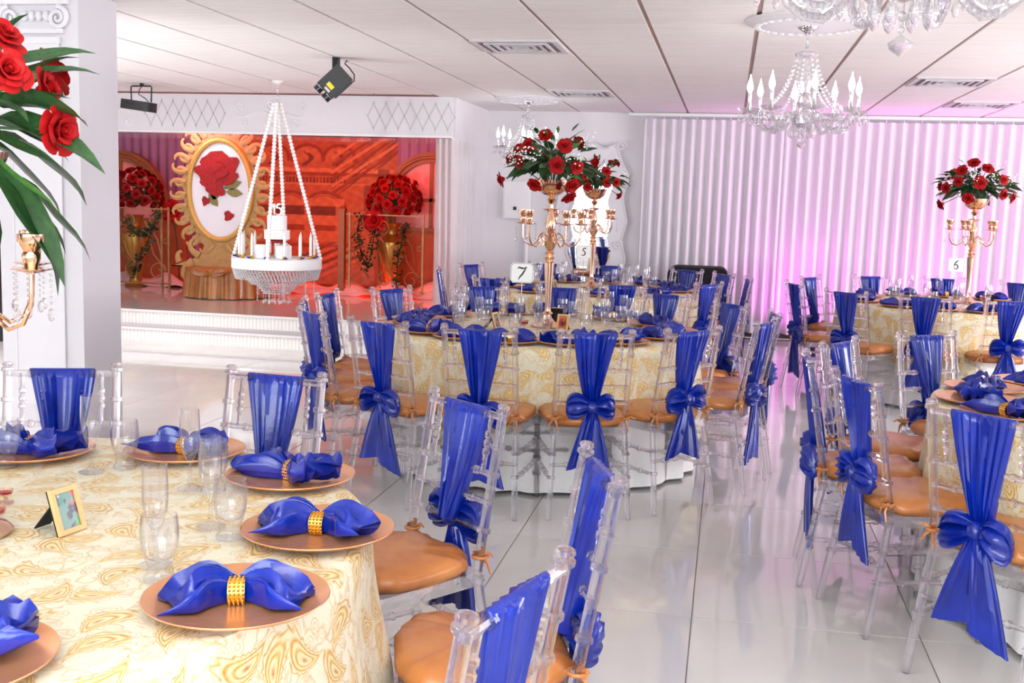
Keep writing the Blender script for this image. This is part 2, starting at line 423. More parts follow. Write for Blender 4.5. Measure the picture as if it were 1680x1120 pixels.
def cloth_roll(mb, rows, U, V, m=36, fold=9, famp=0.25, seed=0.0, close=True):
    """closed, flattened, folded tube of cloth: rows of (centre, half width, half thickness)"""
    U = Vector(U); V = Vector(V); vs = []
    n = len(rows)
    for i, (c, w, d) in enumerate(rows):
        for k in range(m):
            a = 2 * PI * k / m; ca, sa = math.cos(a), math.sin(a)
            xx = math.copysign(abs(ca) ** 0.75, ca); yy = math.copysign(abs(sa) ** 0.6, sa)
            f = 1 + famp * math.sin(fold * xx * 1.6 + seed + 0.05 * i) * abs(sa) + 0.12 * math.sin(5 * xx + seed * 2 + i * 0.3)
            vs.append(Vector(c) + U * (w * xx) + V * (d * yy * f))
    fs = [(i * m + k, i * m + (k + 1) % m, (i + 1) * m + (k + 1) % m, (i + 1) * m + k) for i in range(n - 1) for k in range(m)]
    if close: fs += [tuple(range(m - 1, -1, -1)), tuple((n - 1) * m + k for k in range(m))]
    mb.add(vs, fs)
    return mb
def sm(t): t = max(0, min(1, t)); return t * t * (3 - 2 * t)
def lerp(a, b, t): return a + (b - a) * t
# ------------------------------------------------------------------ room shell
XL, XR, YB, YS = -8.9, 7.4, 13.1, 14.3            # left wall, right wall, back wall, back of the stage alcove
STX, VY = -2.95, 11.45                            # right end of the stage, plane of the valance
def struct(name, mb, mat, label, cat):
    return tag(link(name, mb.mesh(name, mat)), label, cat, None, 'structure')

floor = struct('floor', MB().box(XL, XR, -4, YB, -0.08, -0.004), 'floor_base', 'glossy pale floor of large square tiles', 'floor')
PX, PY = 0.806, 0.8
tile_me = MB().box(-PX / 2 + .0025, PX / 2 - .0025, -PY / 2 + .0025, PY / 2 - .0025, -0.02, 0.0).mesh('floor_tile', 'tile')
for j in range(-5, 13):
    for i in range(-11, 7):
        cx, cy = -0.057 + PX * (i + .5), 3.933 + PY * (j + .5)
        if cx < XL + .3 or cx > XR - .3 or cy > YB - .3 or (cx < STX - .2 and cy > 10.6): continue
        part('floor_tile', tile_me, floor, (cx, cy, 0))
ceiling = struct('ceiling', MB().box(XL, XR, 4.1, YS, CEIL + .012, CEIL + .1), 'ceil_back', 'white suspended ceiling of square panels', 'ceiling')
struct('ceiling_rear', MB().box(XL, XR, -4, 4.1, CEIL, CEIL + .1), 'ctile', 'plain white ceiling over the near end of the hall', 'ceiling')
CP = 0.64
ct_me = MB().box(-CP / 2 + .014, CP / 2 - .014, -CP / 2 + .003, CP / 2 - .003, 0, 0.02).mesh('ceiling_tile', 'ctile')
for j in range(-3, 11):
    for i in range(-12, 7):
        cx, cy = 0.102 + CP * (i + .5), 6.10 + CP * (j + .5)
        if cx < STX - .3 and cy > VY: continue
        part('ceiling_tile', ct_me, ceiling, (cx, cy, CEIL))
struct('wall_back', MB().box(STX, XR, YB, YB + .1, 0, CEIL), 'wall', 'lavender-white back wall with the mirror', 'wall')
struct('wall_right', MB().box(XR, XR + .1, -1.0, YB, 0, CEIL), 'wall', 'white side wall beyond the curtain', 'wall')
struct('wall_left', MB().box(XL - .1, XL, 0.5, YS, 0, CEIL), 'wall', 'white side wall beyond the dance floor', 'wall')
struct('wall_stage_back', MB().box(XL, STX, YS, YS + .1, 0, CEIL), 'wall', 'wall behind the stage backdrop', 'wall')
struct('wall_stage_side', MB().box(STX - .03, STX + .03, VY + .06, YS, 0, CEIL), 'wall', 'white wall closing the end of the stage', 'wall')
struct('baseboard_back', MB().box(STX + .05, XR, YB - .02, YB, 0, .09), 'baseboard', 'dark baseboard under the white curtain', 'baseboard')

# stage platform with one step
stage = tag(link('stage', None), 'low white two-step stage in front of the red backdrop', 'stage', None, 'structure')
part('platform', MB().box(XL, STX, 10.27, YS, 0, .262).mesh('platform', 'riser'), stage)
part('stage_top', MB().box(XL, STX + .02, 10.235, YS, .262, .285).mesh('stage_top', 'tile'), stage)
part('step', MB().box(XL, STX, 9.96, 10.27, 0, .118).mesh('step', 'riser'), stage)
part('step_top', MB().box(XL, STX + .02, 9.925, 10.27, .118, .14).mesh('step_top', 'relief'), stage)
STZ = .285

# valance
val = tag(link('valance', None), 'white valance over the stage with diamond lattice and scrolls', 'valance', None, 'structure')
VB, VT = 2.15, CEIL
part('front_board', MB().box(XL, STX, VY, VY + .05, VB, VT).mesh('front_board', 'relief'), val)
part('return_board', MB().box(STX - .05, STX, VY + .05, YB, VB, VT).mesh('return_board', 'relief'), val)
part('bottom_rail', MB().box(XL, STX + .012, VY - .012, VY, VB, VB + .022).mesh('bottom_rail', 'white'), val)
part('return_rail', MB().box(STX, STX + .02, VY, YB, VB - .02, VB + .012).mesh('return_rail', 'white'), val)
def lattice(x0, n, dx, z0, z1):
    mb = MB(); h = (z1 - z0)
    for i in range(n + 1):
        for s in (-1, 1):
            zc = (z0 + z1) / 2; a = x0 + i * dx
            for (xa, za, xb, zb) in ((a, zc, a + s * dx / 2, z1 - .03), (a, zc, a + s * dx / 2, z0 + .03)):
                if xb < x0 - .001 or xb > x0 + n * dx + .001: continue
                mb.tube([(xa, VY - .003, za), (xb, VY - .003, zb)], .0035, 5)
        if i < n:
            xm = x0 + (i + .5) * dx
            mb.tube([(xm, VY - .003, z1 - .03), (xm, VY - .003, z1)], .003, 5); mb.tube([(xm, VY - .003, z0 + .03), (xm, VY - .003, z0)], .003, 5)
    gm = MB()
    for i in range(n + 1): gm.ball((x0 + i * dx, VY - .006, (z0 + z1) / 2), .009, 6, 4)
    for i in range(n):
        for z in (z1 - .03, z0 + .03): gm.ball((x0 + (i + .5) * dx, VY - .006, z), .008, 6, 4)
    return mb, gm
for x0, n in ((at_y(238, 180, VY).x, 7), (at_y(603, 190, VY).x, 7)):
    lt, gm = lattice(x0, n, .138, VB + .06, VT - .05)
    part('lattice', lt.mesh('lattice', 'lattice'), val); part('gems', gm.mesh('gems', 'chrome'), val)
def spiral(cx, cz, r0, r1, a0, turns, y, n=26):
    return [(cx + lerp(r0, r1, i / n) * math.cos(a0 + turns * 2 * PI * i / n), y, cz + lerp(r0, r1, i / n) * math.sin(a0 + turns * 2 * PI * i / n)) for i in range(n + 1)]
sc = MB()
for mx_, s in ((at_y(452, 180, VY).x, 1), (at_y(436, 180, VY).x, -1), (at_y(208, 180, VY).x, -1)):
    for dx, dz, r, a in ((.30, .08, .055, -1.6), (.26, -.10, .045, 1.6), (-.05, .10, .05, -1.6), (-.02, -.11, .045, 1.6)):
        sc.tube(spiral(mx_ + s * dx, 2.37 + dz, r, .012, a, 1.3 * s, VY - .006), .007, 6)
    sc.tube([(mx_ + s * (-.05 + .4 * t), VY - .006, 2.37 + .03 * math.sin(t * 6)) for t in [k / 10 for k in range(11)]], .007, 6)
part('scrollwork', sc.mesh('scrollwork', 'white'), val)
dots = MB()
for i in range(11):
    for j in range(5): dots.ball((STX + .003, VY + .12 + i * .14, 2.22 + j * .075 + (i % 2) * .03), .011, 6, 4)
part('gems', dots.mesh('gems_side', 'vent'), val)
fr = MB()
x = -7.4
while x < STX - .02:
    fr.tube([(x, VY - .004, VB), (x, VY - .004, VB - .062)], .0045, 4, flat=.8); x += .0205
part('bead_fringe', fr.mesh('bead_fringe', 'crystal'), val, kind='stuff')

# pillar with a pilaster and scroll capital
pil = tag(link('pillar', None), 'square white pillar with pilaster and scroll capital beside the foreground table', 'pillar', None, 'structure')
X0, X1, Y0, Y1 = -4.10, -3.58, 5.6, 5.99
part('shaft', MB().box(X0, X1, Y0, Y1, 0, CEIL).mesh('shaft', 'pillar'), pil)
pm = MB(); pm.box(X0 + .10, X1 - .115, Y0 - .012, Y0, .25, 2.30)
part('pilaster', pm.mesh('pilaster', 'relief'), pil)
for xx in (X0 + .10, X1 - .115):
    part('edge_moulding', MB().tube([(xx, Y0 - .012, .25), (xx, Y0 - .012, 2.29)], .006, 8).mesh('edge_moulding', 'relief'), pil)
cp = MB(); cp.box(X0 + .02, X1 - .045, Y0 - .035, Y0, 2.50, 2.56); cp.box(X0 + .08, X1 - .10, Y0 - .025, Y0, 2.29, 2.325); cp.box(X0 + .06, X1 - .08, Y0 - .02, Y0, 2.345, 2.37)
part('abacus', cp.mesh('abacus', 'relief'), pil)
for cx_, s in ((X0 + .105, -1), (X1 - .115, 1)):
    part('volute', MB().tube(spiral(cx_, 2.43, .062, .008, PI / 2, -1.9 * s, Y0 - .015, 40), [.016 - .008 * i / 40 for i in range(41)], 8).mesh('volute', 'relief'), pil)
eg = MB()
for k in range(4): eg.ball((X0 + .20 + k * .045, Y0 - .01, 2.44), .022, 8, 6, 1.4)
part('egg_moulding', eg.mesh('egg_moulding', 'relief'), pil)

# curtain wall
def pleats(x0, x1, y, z0, z1, period, amp, seed=0, nz=8, top=0.55, nper=9):
    n = int((x1 - x0) / period * nper)
    rnd = random.Random(seed); ph = [rnd.uniform(-.6, .6) for _ in range(400)]
    def fn(u, v):
        x_ = x0 + (x1 - x0) * u; t = x_ / period; k = int(math.floor(t)) % 400
        w = math.sin(2 * PI * t + .5 * ph[k] * (1 - v)) ; w = math.copysign(abs(w) ** .7, w)
        a = amp * (1 + .35 * ph[k]) * lerp(1.0, top, v)
        return (x_ + .01 * ph[k] * (1 - v), y + a * w, lerp(z0, z1, v))
    return MB().grid(fn, n, nz)
cur = tag(link('curtain', None), 'long white pleated curtain lit magenta along the back wall', 'curtain', 'pleated drapes')
part('drape_panel', pleats(-1.02, 0.60, YB - .16, .07, 2.50, .112, .05, 1).mesh('drape_panel', 'curtain', 80), cur)
part('drape_panel', pleats(0.52, 2.75, YB - .14, .07, 2.50, .125, .052, 2).mesh('drape_panel', 'curtain', 80), cur)
part('drape_panel', pleats(2.67, XR - .05, YB - .14, .07, 2.50, .125, .052, 3).mesh('drape_panel', 'curtain', 80), cur)
part('curtain_rail', MB().tube([(-1.22, YB - .1, 2.555), (XR - .05, YB - .1, 2.555)], .022, 8).mesh('curtain_rail', 'white'), cur)
hk = MB()
for k in range(30): hk.box(-1 + k * .19, -1 + k * .19 + .012, YB - .11, YB - .09, 2.49, 2.54)
part('hooks', hk.mesh('hooks', 'chrome'), cur, kind='stuff')
sd = tag(link('stage_drape', None), 'white sheer drape gathered at the end of the stage', 'curtain', 'pleated drapes')
def side_fn(u, v):
    t = u * 9
    w = .03 * math.sin(2 * PI * t)
    if u < .3: x_, y_ = lerp(STX - .16, STX + .02, u / .3), VY - .03 + w
    else: x_, y_ = STX + .045 + w, lerp(VY - .03, VY + .95, (u - .3) / .7)
    return (x_ + (1 - v) * .03 * math.sin(9 * u), y_, lerp(.29 if u < .3 else .02, 2.14, v))
part('drape_panel', MB().grid(side_fn, 90, 6).mesh('drape_panel', 'sheer', 80), sd)

# ceiling vents
def vent_meshes():
    f = MB()
    for (a, b, c, d) in ((-.3, .3, -.3, -.26), (-.3, .3, .26, .3), (-.3, -.26, -.26, .26), (.26, .3, -.26, .26)): f.box(a, b, c, d, -.012, 0)
    ls = []
    for k in range(4):
        r = .22 - k * .055; m = MB(); w = .02
        for (a, b, c, d) in ((-r, r, -r, -r + w), (-r, r, r - w, r), (-r, -r + w, -r + w, r - w), (r - w, r, -r + w, r - w)): m.box(a, b, c, d, -.02 + k * .002, -.008 + k * .002)
        ls.append(m.mesh('louvre', 'vent'))
    return f.mesh('vent_frame', 'vent'), ls, MB().box(-.26, .26, -.26, .26, -.004, -.001).mesh('vent_backing', 'vent_dark')
vf, vl, vb = vent_meshes()
for (vx, vy, lab) in ((-1.498, 7.70, 'square ceiling air vent nearest above the number seven table'), (-1.498, 10.90, 'square ceiling air vent next to the small far chandelier'),
                      (1.702, 9.62, 'square ceiling air vent washed dark pink beside the chandelier'), (2.342, 11.54, 'square ceiling air vent at far right above the magenta curtain')):
    v = thing('ceiling_vent', lab, 'vent', (vx, vy, CEIL), 0, 'ceiling vents')
    part('frame', vf, v); part('backing', vb, v)
    for l in vl: part('louvre', l, v)
# ------------------------------------------------------------------ chiavari chairs
def post_y(z):                                    # rear post: splayed foot, straight seat, raked back
    return lerp(-.262, -.19, min(1, z / .44)) if z < .44 else -.19 - .082 * (z - .44) / .47
def post_x(z): return lerp(.195, .172, min(1, z / .44)) if z < .44 else .172
def turned(mb, p0, p1, r, rings, rb=1.5, seg=8, end=None):
    """straight turned bar with bamboo rings at the given fractions"""
    p0, p1 = Vector(p0), Vector(p1); L = (p1 - p0).length; ts = [(0, r), (1, end or r)]
    for t in rings:
        h = .007 / L
        ts += [(t - 1.6 * h, r), (t - h, r * rb), (t + h, r * rb), (t + 1.6 * h, r)]
    ts.sort(); mb.tube([p0.lerp(p1, t) for t, _ in ts], [q for _, q in ts], seg)
    return mb
def rear_post(s):
    mb = MB(); zs = []
    for k in range(24): zs.append((k / 23 * .885, .0145 if k > 0 else .0125))
    for z in (.20, .31, .42, .56, .72, .80): zs += [(z - .009, .0145), (z - .006, .0205), (z + .006, .0205), (z + .009, .0145)]
    zs += [(.89, .0145), (.893, .021), (.903, .021), (.907, .014), (.913, .019), (.92, .017), (.924, .008)]
    zs.sort()
    mb.tube([(s * post_x(z), post_y(z), z) for z, _ in zs], [r for _, r in zs], 10)
    return mb.mesh('back_post', 'acrylic')
def front_leg(s):
    mb = turned(MB(), (s * .195, .188, 0), (s * .19, .175, .415), .0135, (.3, .5, .72, .93), 1.45, 10)
    return mb.mesh('front_leg', 'acrylic')
def rail(z, r=.0095, rings=(.22, .78)):
    return turned(MB(), (-post_x(z), post_y(z), z), (post_x(z), post_y(z), z), r, rings, 1.4).mesh('back_rail', 'acrylic')
def seat_frame():
    mb = MB(); pts = []
    outer = [(-.175, -.205), (.175, -.205), (.205, .188), (-.205, .188)]
    w = .045
    inner = [(-.135, -.16), (.135, -.16), (.16, .145), (-.16, .145)]
    V = [(x, y, z) for z in (.40, .44) for x, y in outer + inner]
    F_ = []
    for k in range(4):
        l = (k + 1) % 4
        F_ += [(k, l, 4 + l, 4 + k), (8 + k, 12 + k, 12 + l, 8 + l), (k, 8 + k, 8 + l, l), (4 + k, 4 + l, 12 + l, 12 + k)]
    return mb.add(V, F_).mesh('seat_frame', 'acrylic')
def cushion(seed):
    rnd = random.Random(seed); ph = rnd.uniform(0, 6)
    m = 48; prof = [(.02, .0), (.97, .0), (1.03, .018), (1.02, .034), (.93, .05), (.75, .058), (.4, .062), (.02, .063)]
    V = []
    for i, (k, z) in enumerate(prof):
        for q in range(m):
            a = 2 * PI * q / m; ca, sa = math.cos(a), math.sin(a)
            hx = lerp(.182, .212, (sa + 1) / 2); hy = .196
            x = math.copysign(abs(ca) ** .62, ca) * hx; y = math.copysign(abs(sa) ** .62, sa) * hy
            wr = k * k * .004 * math.sin(7 * a + ph + z * 60) + .003 * math.sin(17 * a + ph * 2) * k * k
            V.append((x * (k + wr * 3), -.008 + y * (k + wr * 3), .44 + z + (wr if i > 2 else 0)))
    F_ = [(i * m + q, i * m + (q + 1) % m, (i + 1) * m + (q + 1) % m, (i + 1) * m + q) for i in range(len(prof) - 1) for q in range(m)]
    F_ += [tuple(range(m - 1, -1, -1)), tuple((len(prof) - 1) * m + q for q in range(m))]
    return MB().add(V, F_).mesh('cushion', 'copper_satin', 60)
def tie(s):
    mb = MB(); b = Vector((s * .172, post_y(.50), .485))
    for a, l in ((0.3, .05), (1.3, .045), (2.6, .05), (3.9, .05), (5.0, .055)):
        mb.tube([b, b + Vector((math.cos(a) * l * .5, -.015, math.sin(a) * l * .5)), b + Vector((math.cos(a) * l, -.012, math.sin(a) * l * .9 - .015))], [.006, .005, .003], 5)
    mb.tube([b + Vector((.022 * math.cos(t * PI / 5), .022 * math.sin(t * PI / 5), 0)) for t in range(10)], .005, 6, closed=True)
    return mb.mesh('cushion_tie', 'copper_satin')
def sash(seed, knot_z):
    rnd = random.Random(seed); rows = []
    n = 15; ph = rnd.uniform(0, 6); w0 = rnd.uniform(.098, .112)
    rows.append(((0, post_y(.90), .902), w0 * .98, .004))
    for i in range(n):
        t = i / (n - 1); z = lerp(.896, knot_z, t)
        w = lerp(w0, .030, t ** 1.15) ; d = lerp(.0165, .024, t)
        rows.append(((.006 * math.sin(3 * t + ph), post_y(z) - .002, z), w, d))
    return cloth_roll(MB(), rows, (1, 0, 0), (0, 1, 0), 72, 17, .38, ph).mesh('sash', 'blue', 70)
def bow_loop(s, seed, kz):
    rnd = random.Random(seed); rows = []; L = rnd.uniform(.105, .135); up = rnd.uniform(-.01, .045)
    y0 = post_y(kz) - .028
    for i in range(11):
        t = i / 10
        h = .013 + .052 * math.sin(PI * (.08 + .62 * t)) ** 1.6 if t < .98 else .03
        d = .010 + .021 * math.sin(PI * min(1, t * .95))
        rows.append(((s * L * t, y0 - .012 * math.sin(PI * t), kz + up * t - .035 * t * t), h, d))
    return cloth_roll(MB(), rows, (0, 0, 1), (0, 1, 0), 36, 9, .5, seed).mesh('bow_loop', 'blue', 70)
def bow_tail(s, seed, kz):
    rnd = random.Random(seed); rows = []; L = rnd.uniform(.27, .36); sp = rnd.uniform(.035, .085); w1 = rnd.uniform(.055, .082)
    y0 = post_y(kz) - .03; m = 28
    for i in range(13):
        t = i / 12
        rows.append(((s * sp * t, y0 - .012 * t + .02 * t * t, kz - .005 - L * t), lerp(.020, w1, t ** .8), lerp(.013, .012, t)))
    mb = cloth_roll(MB(), rows, (1, 0, 0), (0, 1, 0), m, 7, .5, seed)
    sl = s * rnd.uniform(.25, .6)
    mb.v = [(x, y, z - sl * (x - s * sp) * max(0, (kz - z) / L - .6) * 1.6) for x, y, z in mb.v]
    return mb.mesh('bow_tail', 'blue', 70)
CH_COMMON = dict(p=[rear_post(-1), rear_post(1)], l=[front_leg(-1), front_leg(1)], fr=seat_frame(), ti=[tie(-1), tie(1)],
    ra=[rail(.885, .0115), rail(.72), rail(.64), rail(.56)],
    sp=[turned(MB(), (x, post_y(.72), .72), (x, post_y(.885), .885), .0075, (.35, .5, .65), 1.5, 6).mesh('spindle', 'acrylic') for x in (-.125, -.06, .06, .125)],
    st=[turned(MB(), (s * .193, post_y(z) + .005, z), (s * .193, .184, z), .009, (.2, .4, .6, .8), 1.6, 8).mesh('stretcher', 'acrylic') for s in (-1, 1) for z in (.20, .31)]
      + [turned(MB(), (-.192, .184, z), (.192, .184, z), .009, (.2, .4, .6, .8), 1.6, 8).mesh('stretcher', 'acrylic') for z in (.24, .33)]
      + [turned(MB(), (-.185, post_y(.26), .26), (.185, post_y(.26), .26), .009, (.2, .4, .6, .8), 1.6, 8).mesh('stretcher', 'acrylic')])
KNOT_Z = (.545, .53, .56, .515)
def chair_variant(k):
    r = link('chiavari_chair', None)
    c = CH_COMMON
    for m in c['p']: part('back_post', m, r)
    for m in c['l']: part('front_leg', m, r)
    part('seat_frame', c['fr'], r)
    cu = part('cushion', cushion(k), r, label='copper satin seat cushion')
    for m in c['ti']: part('cushion_tie', m, cu)
    for m in c['ra']: part('back_rail', m, r)
    for m in c['sp']: part('spindle', m, r)
    for m in c['st']: part('stretcher', m, r)
    kz = KNOT_Z[k]
    sa = part('sash', sash(10 + k, kz), r, label='royal blue satin sash tied in a bow')
    part('bow_knot', cloth_roll(MB(), [((0, post_y(kz) - .02, kz + .03), .022, .02), ((0, post_y(kz) - .03, kz + .012), .034, .034), ((0, post_y(kz) - .03, kz - .012), .034, .034), ((0, post_y(kz) - .026, kz - .028), .024, .02)], (1, 0, 0), (0, 1, 0), 24, 6, .2, k).mesh('bow_knot', 'blue', 70), sa)
    for s in (-1, 1):
        part('bow_loop', bow_loop(s, 20 + 7 * k + s, kz), sa); part('bow_tail', bow_tail(s, 40 + 5 * k + s, kz), sa)
    return r
PROTO = [chair_variant(k) for k in range(4)]
proto_used = [False] * 4

TABLES = {'A': (Vector((-1.64, 2.00, 0)), 'foreground table'), 'B': (Vector((-1.06, 6.33, 0)), 'number seven table'), 'C': (Vector((-1.15, 9.45, 0)), 'number five table'),
          'D': (Vector((1.76, 4.50, 0)), 'unnumbered right-hand table'), 'E': (Vector((1.86, 9.60, 0)), 'number six table')}
R_T, Z_T = 0.93, 0.765
# back-rest middles (x, y) of the chairs, seat wording
SEATS = {
 'A': [((-2.16, 3.25), 'first seat from the pillar'), ((-1.46, 3.39), 'second seat from the pillar'), ((-.74, 3.13), 'third seat from the pillar'), ((-.26, 2.45), 'fourth seat from the pillar'), ((-.29, 1.61), 'fifth seat from the pillar')],
 'B': [((-2.34, 5.82), 'first near-side seat from left'), ((-2.09, 5.30), 'second near-side seat from left'), ((-1.64, 5.02), 'third near-side seat from left'), ((-1.12, 4.95), 'fourth near-side seat from left'),
       ((-.58, 5.05), 'fifth near-side seat from left'), ((-.14, 5.36), 'sixth near-side seat from left'), ((.22, 5.93), 'seventh near-side seat from left'),
       ((-2.41, 6.37), 'first far-side seat from left'), ((-2.17, 6.92), 'second far-side seat from left'), ((-1.69, 7.48), 'third far-side seat from left'), ((-1.13, 7.70), 'fourth far-side seat from left'),
       ((-.40, 7.53), 'fifth far-side seat from left'), ((.04, 7.02), 'sixth far-side seat from left'), ((.29, 6.48), 'seventh far-side seat from left')],
 'C': [((-2.42, 9.08), 'first near-side seat from left'), ((-1.80, 8.30), 'second near-side seat from left'), ((-.76, 8.20), 'third near-side seat from left'), ((-.13, 8.70), 'fourth near-side seat from left'),
       ((-2.36, 10.02), 'first far-side seat from left'), ((-1.75, 10.66), 'second far-side seat from left'), ((-1.12, 10.78), 'third far-side seat from left'), ((-.37, 10.56), 'fourth far-side seat from left'),
       ((-.02, 10.13), 'fifth far-side seat from left'), ((.19, 9.60), 'sixth far-side seat from left')],
 'D': [((.79, 3.49), 'first seat from the camera'), ((.48, 4.07), 'second seat from the camera'), ((.35, 4.58), 'third seat from the camera'), ((.53, 5.19), 'fourth seat from the camera'), ((1.00, 5.72), 'fifth seat from the camera'), ((1.68, 5.88), 'sixth seat from the camera')],
 'E': [((.55, 9.25), 'first near-side seat from left'), ((.89, 8.51), 'second near-side seat from left'), ((1.43, 8.34), 'third near-side seat from left'), ((2.02, 8.33), 'fourth near-side seat from left'),
       ((.75, 10.24), 'first far-side seat from left'), ((1.34, 10.80), 'second far-side seat from left'), ((2.01, 10.91), 'third far-side seat from left'), ((2.63, 10.68), 'fourth far-side seat from left')]}
rnd = random.Random(3); cnt = 0
VAR = {('B', 3): 3, ('B', 4): 0, ('B', 5): 2, ('B', 2): 1, ('D', 0): 1, ('D', 1): 2}
for tk, seats in SEATS.items():
    ctr, tname = TABLES[tk]
    for i, ((x, y), word) in enumerate(seats):
        phi = math.atan2(y - ctr.y, x - ctr.x); rz = phi + PI / 2 + rnd.uniform(-.05, .05)
        k = VAR.get((tk, i), cnt % 4); cnt += 1
        if not proto_used[k]: o = PROTO[k]; proto_used[k] = True
        else: o = copy_tree(PROTO[k])
        o.location = (x + .27 * -math.sin(rz), y + .27 * math.cos(rz), 0); o.rotation_euler = (0, 0, rz)
        tag(o, 'clear acrylic chair with blue bow sash, %s, %s' % (word, tname), 'chair', 'acrylic chairs around the ' + tname)

# ------------------------------------------------------------------ tables, cloths
def skirt_mesh(name, mat, r_top, z_top, hem, folds, amp, seed, uv=True, flare=.05, rows=12):
    """round top and folded drop of a cloth; hem(theta) gives the drop length"""
    rn = random.Random(seed); m = 144
    ph = [rn.uniform(0, 6.28) for _ in range(4)]
    rings = [0.0, .25, .5, .75, .92, .975]
    V = []; UVs = []
    V.append((0, 0, z_top)); UVs.append((0, 0))
    for q in rings[1:]:
        for k in range(m):
            a = 2 * PI * k / m; r = r_top * q; V.append((r * math.cos(a), r * math.sin(a), z_top)); UVs.append((r * math.cos(a), r * math.sin(a)))
    for k in range(m):
        a = 2 * PI * k / m; r = r_top * .995; V.append((r * math.cos(a), r * math.sin(a), z_top - .004)); UVs.append((r * math.cos(a), r * math.sin(a)))
    for i in range(1, rows + 1):
        t = i / rows
        for k in range(m):
            a = 2 * PI * k / m; D = hem(a); d = D * t
            w = math.sin(folds * a + ph[0]) + .5 * math.sin((folds * 1.7) * a + ph[1]) if False else math.sin(folds * a + ph[0] + .8 * math.sin(3 * a + ph[1])) + .45 * math.sin((folds + 9) * a + ph[2])
            g = sm(d / .35)
            r = r_top + .004 + flare * g * d / .7 + amp * g * (w * .7 + .45)
            V.append((r * math.cos(a), r * math.sin(a), z_top - .008 - d)); ru = r_top + d; UVs.append((ru * math.cos(a), ru * math.sin(a)))
    n_r = (len(V) - 1) // m
    F_ = [(0, 1 + k, 1 + (k + 1) % m) for k in range(m)]
    F_ += [(1 + i * m + k, 1 + (i + 1) * m + k, 1 + (i + 1) * m + (k + 1) % m, 1 + i * m + (k + 1) % m) for i in range(n_r - 1) for k in range(m)]
    me = MB().add(V, F_).mesh(name, mat, 70)
    ul = me.uv_layers.new(name='uv'); li = np.empty(len(me.loops), dtype=np.int32); me.loops.foreach_get('vertex_index', li)
    ul.data.foreach_set('uv', np.array(UVs, dtype=np.float32)[li].ravel())
    return me
def sq_hem(side, r):
    def h(a):
        c = max(abs(math.cos(a)), abs(math.sin(a)), .78); return side / 2 / c - r
    return h
under_me = skirt_mesh('under_cloth', 'white_cloth', R_T - .045, Z_T - .006, lambda a: .735, 26, .026, 1, flare=.03)
over_me = {k: skirt_mesh('overlay_cloth', 'paisley', R_T, Z_T, sq_hem(s, R_T), 15, .02, 5 + i, flare=.05 if k == 'A' else .02) for i, (k, s) in enumerate((('A', 2.62), ('B', 2.36), ('C', 2.4), ('D', 2.45), ('E', 2.4)))}
top_me = MB().lathe([(.02, .71), (R_T - .03, .71), (R_T - .025, .735), (.02, .735)], 48).mesh('table_top', 'wood')
leg_me = MB().tube([(0, 0, 0), (0, 0, .71)], .02, 8).mesh('leg', 'black')
rot_over = {'A': math.radians(25), 'B': math.radians(30), 'C': .9, 'D': math.radians(20), 'E': .5}
for tk, (ctr, tname) in TABLES.items():
    t = thing('round_table', 'round banquet table under cloth, the ' + tname, 'table', ctr, 0, 'round banquet tables')
    part('table_top', top_me, t)
    for a in range(4): part('leg', leg_me, t, (.55 * math.cos(a * PI / 2 + .4), .55 * math.sin(a * PI / 2 + .4), 0))
    tag(link('under_cloth', under_me, None, ctr, (0, 0, ord(tk) * .7)), 'white floor-length cloth under the gold overlay of the ' + tname, 'tablecloth', 'white under cloths')
    tag(link('overlay_cloth', over_me[tk], None, ctr, (0, 0, rot_over[tk])), 'cream overlay with gold paisley embroidery on the ' + tname, 'tablecloth', 'gold overlays')

# ------------------------------------------------------------------ place settings
charger_me = MB().lathe([(.001, .004), (.085, .004), (.10, .008), (.160, .020), (.165, .022), (.166, .020), (.160, .015), (.10, .0), (.001, .0)], 48).mesh('charger', 'charger')
def napkin(seed):
    rn = random.Random(seed); rows = []; L = .115; ph = rn.uniform(0, 6)
    lift = rn.uniform(.0, .03)
    for i in range(19):
        t = -1 + 2 * i / 18; a = abs(t)
        w = .017 + .066 * sm(a * 1.15) * (1 + .12 * math.sin(5 * t + ph))
        h = .013 + .013 * math.sin(PI * min(1, a * 1.1)) + (.010 if a > .8 else 0) * math.sin(ph + 9 * t)
        rows.append(((L * t, .012 * math.sin(2.2 * t + ph), .016 + h * .62 + lift * a * a * (1 if t > 0 else .4)), w, h))
    mb = cloth_roll(MB(), rows, (0, 1, 0), (0, 0, 1), 56, 9, .7, ph)
    rag = rn.uniform(.2, .4)
    mb.v = [(x + math.copysign(1, x) * rag * .09 * sm(abs(x) / L * 1.2 - .2) * math.sin(y * 52 + ph), y, max(.006, z)) for x, y, z in mb.v]
    return mb.mesh('napkin', 'blue', 70)
nap_me = [napkin(k) for k in range(5)]
ring_mb = MB()
ring_mb.lathe([(.0215, -.015), (.0235, -.015), (.0235, .015), (.0215, .015), (.0215, -.015)], 20, (0, 0, .026), caps=False, rot=Matrix.Rotation(PI / 2, 3, 'Y'))
for k in range(20):
    for q in range(4):
        a = 2 * PI * k / 20; ring_mb.ball((-.0115 + q * .0077, .0238 * math.cos(a), .026 + .0238 * math.sin(a)), .0032, 5, 3)
ring_me = ring_mb.mesh('napkin_ring', 'gold')
def glass_prof(outer, th=.0018, floor=0):
    inner = [(max(.0005, r - th), z + (th if i == 0 else 0)) for i, (r, z) in enumerate(outer)]
    return outer
flute_me = MB().lathe([(.001, .002), (.031, .002), (.032, .004), (.02, .008), (.007, .016), (.0045, .035), (.0045, .062), (.008, .074), (.017, .092), (.0235, .115), (.0255, .14), (.0250, .17), (.0235, .205), (.0222, .205), (.0236, .17), (.0240, .14), (.022, .117), (.015, .096), (.001, .084)], 24, caps=False).mesh('flute', 'glassware', 50)
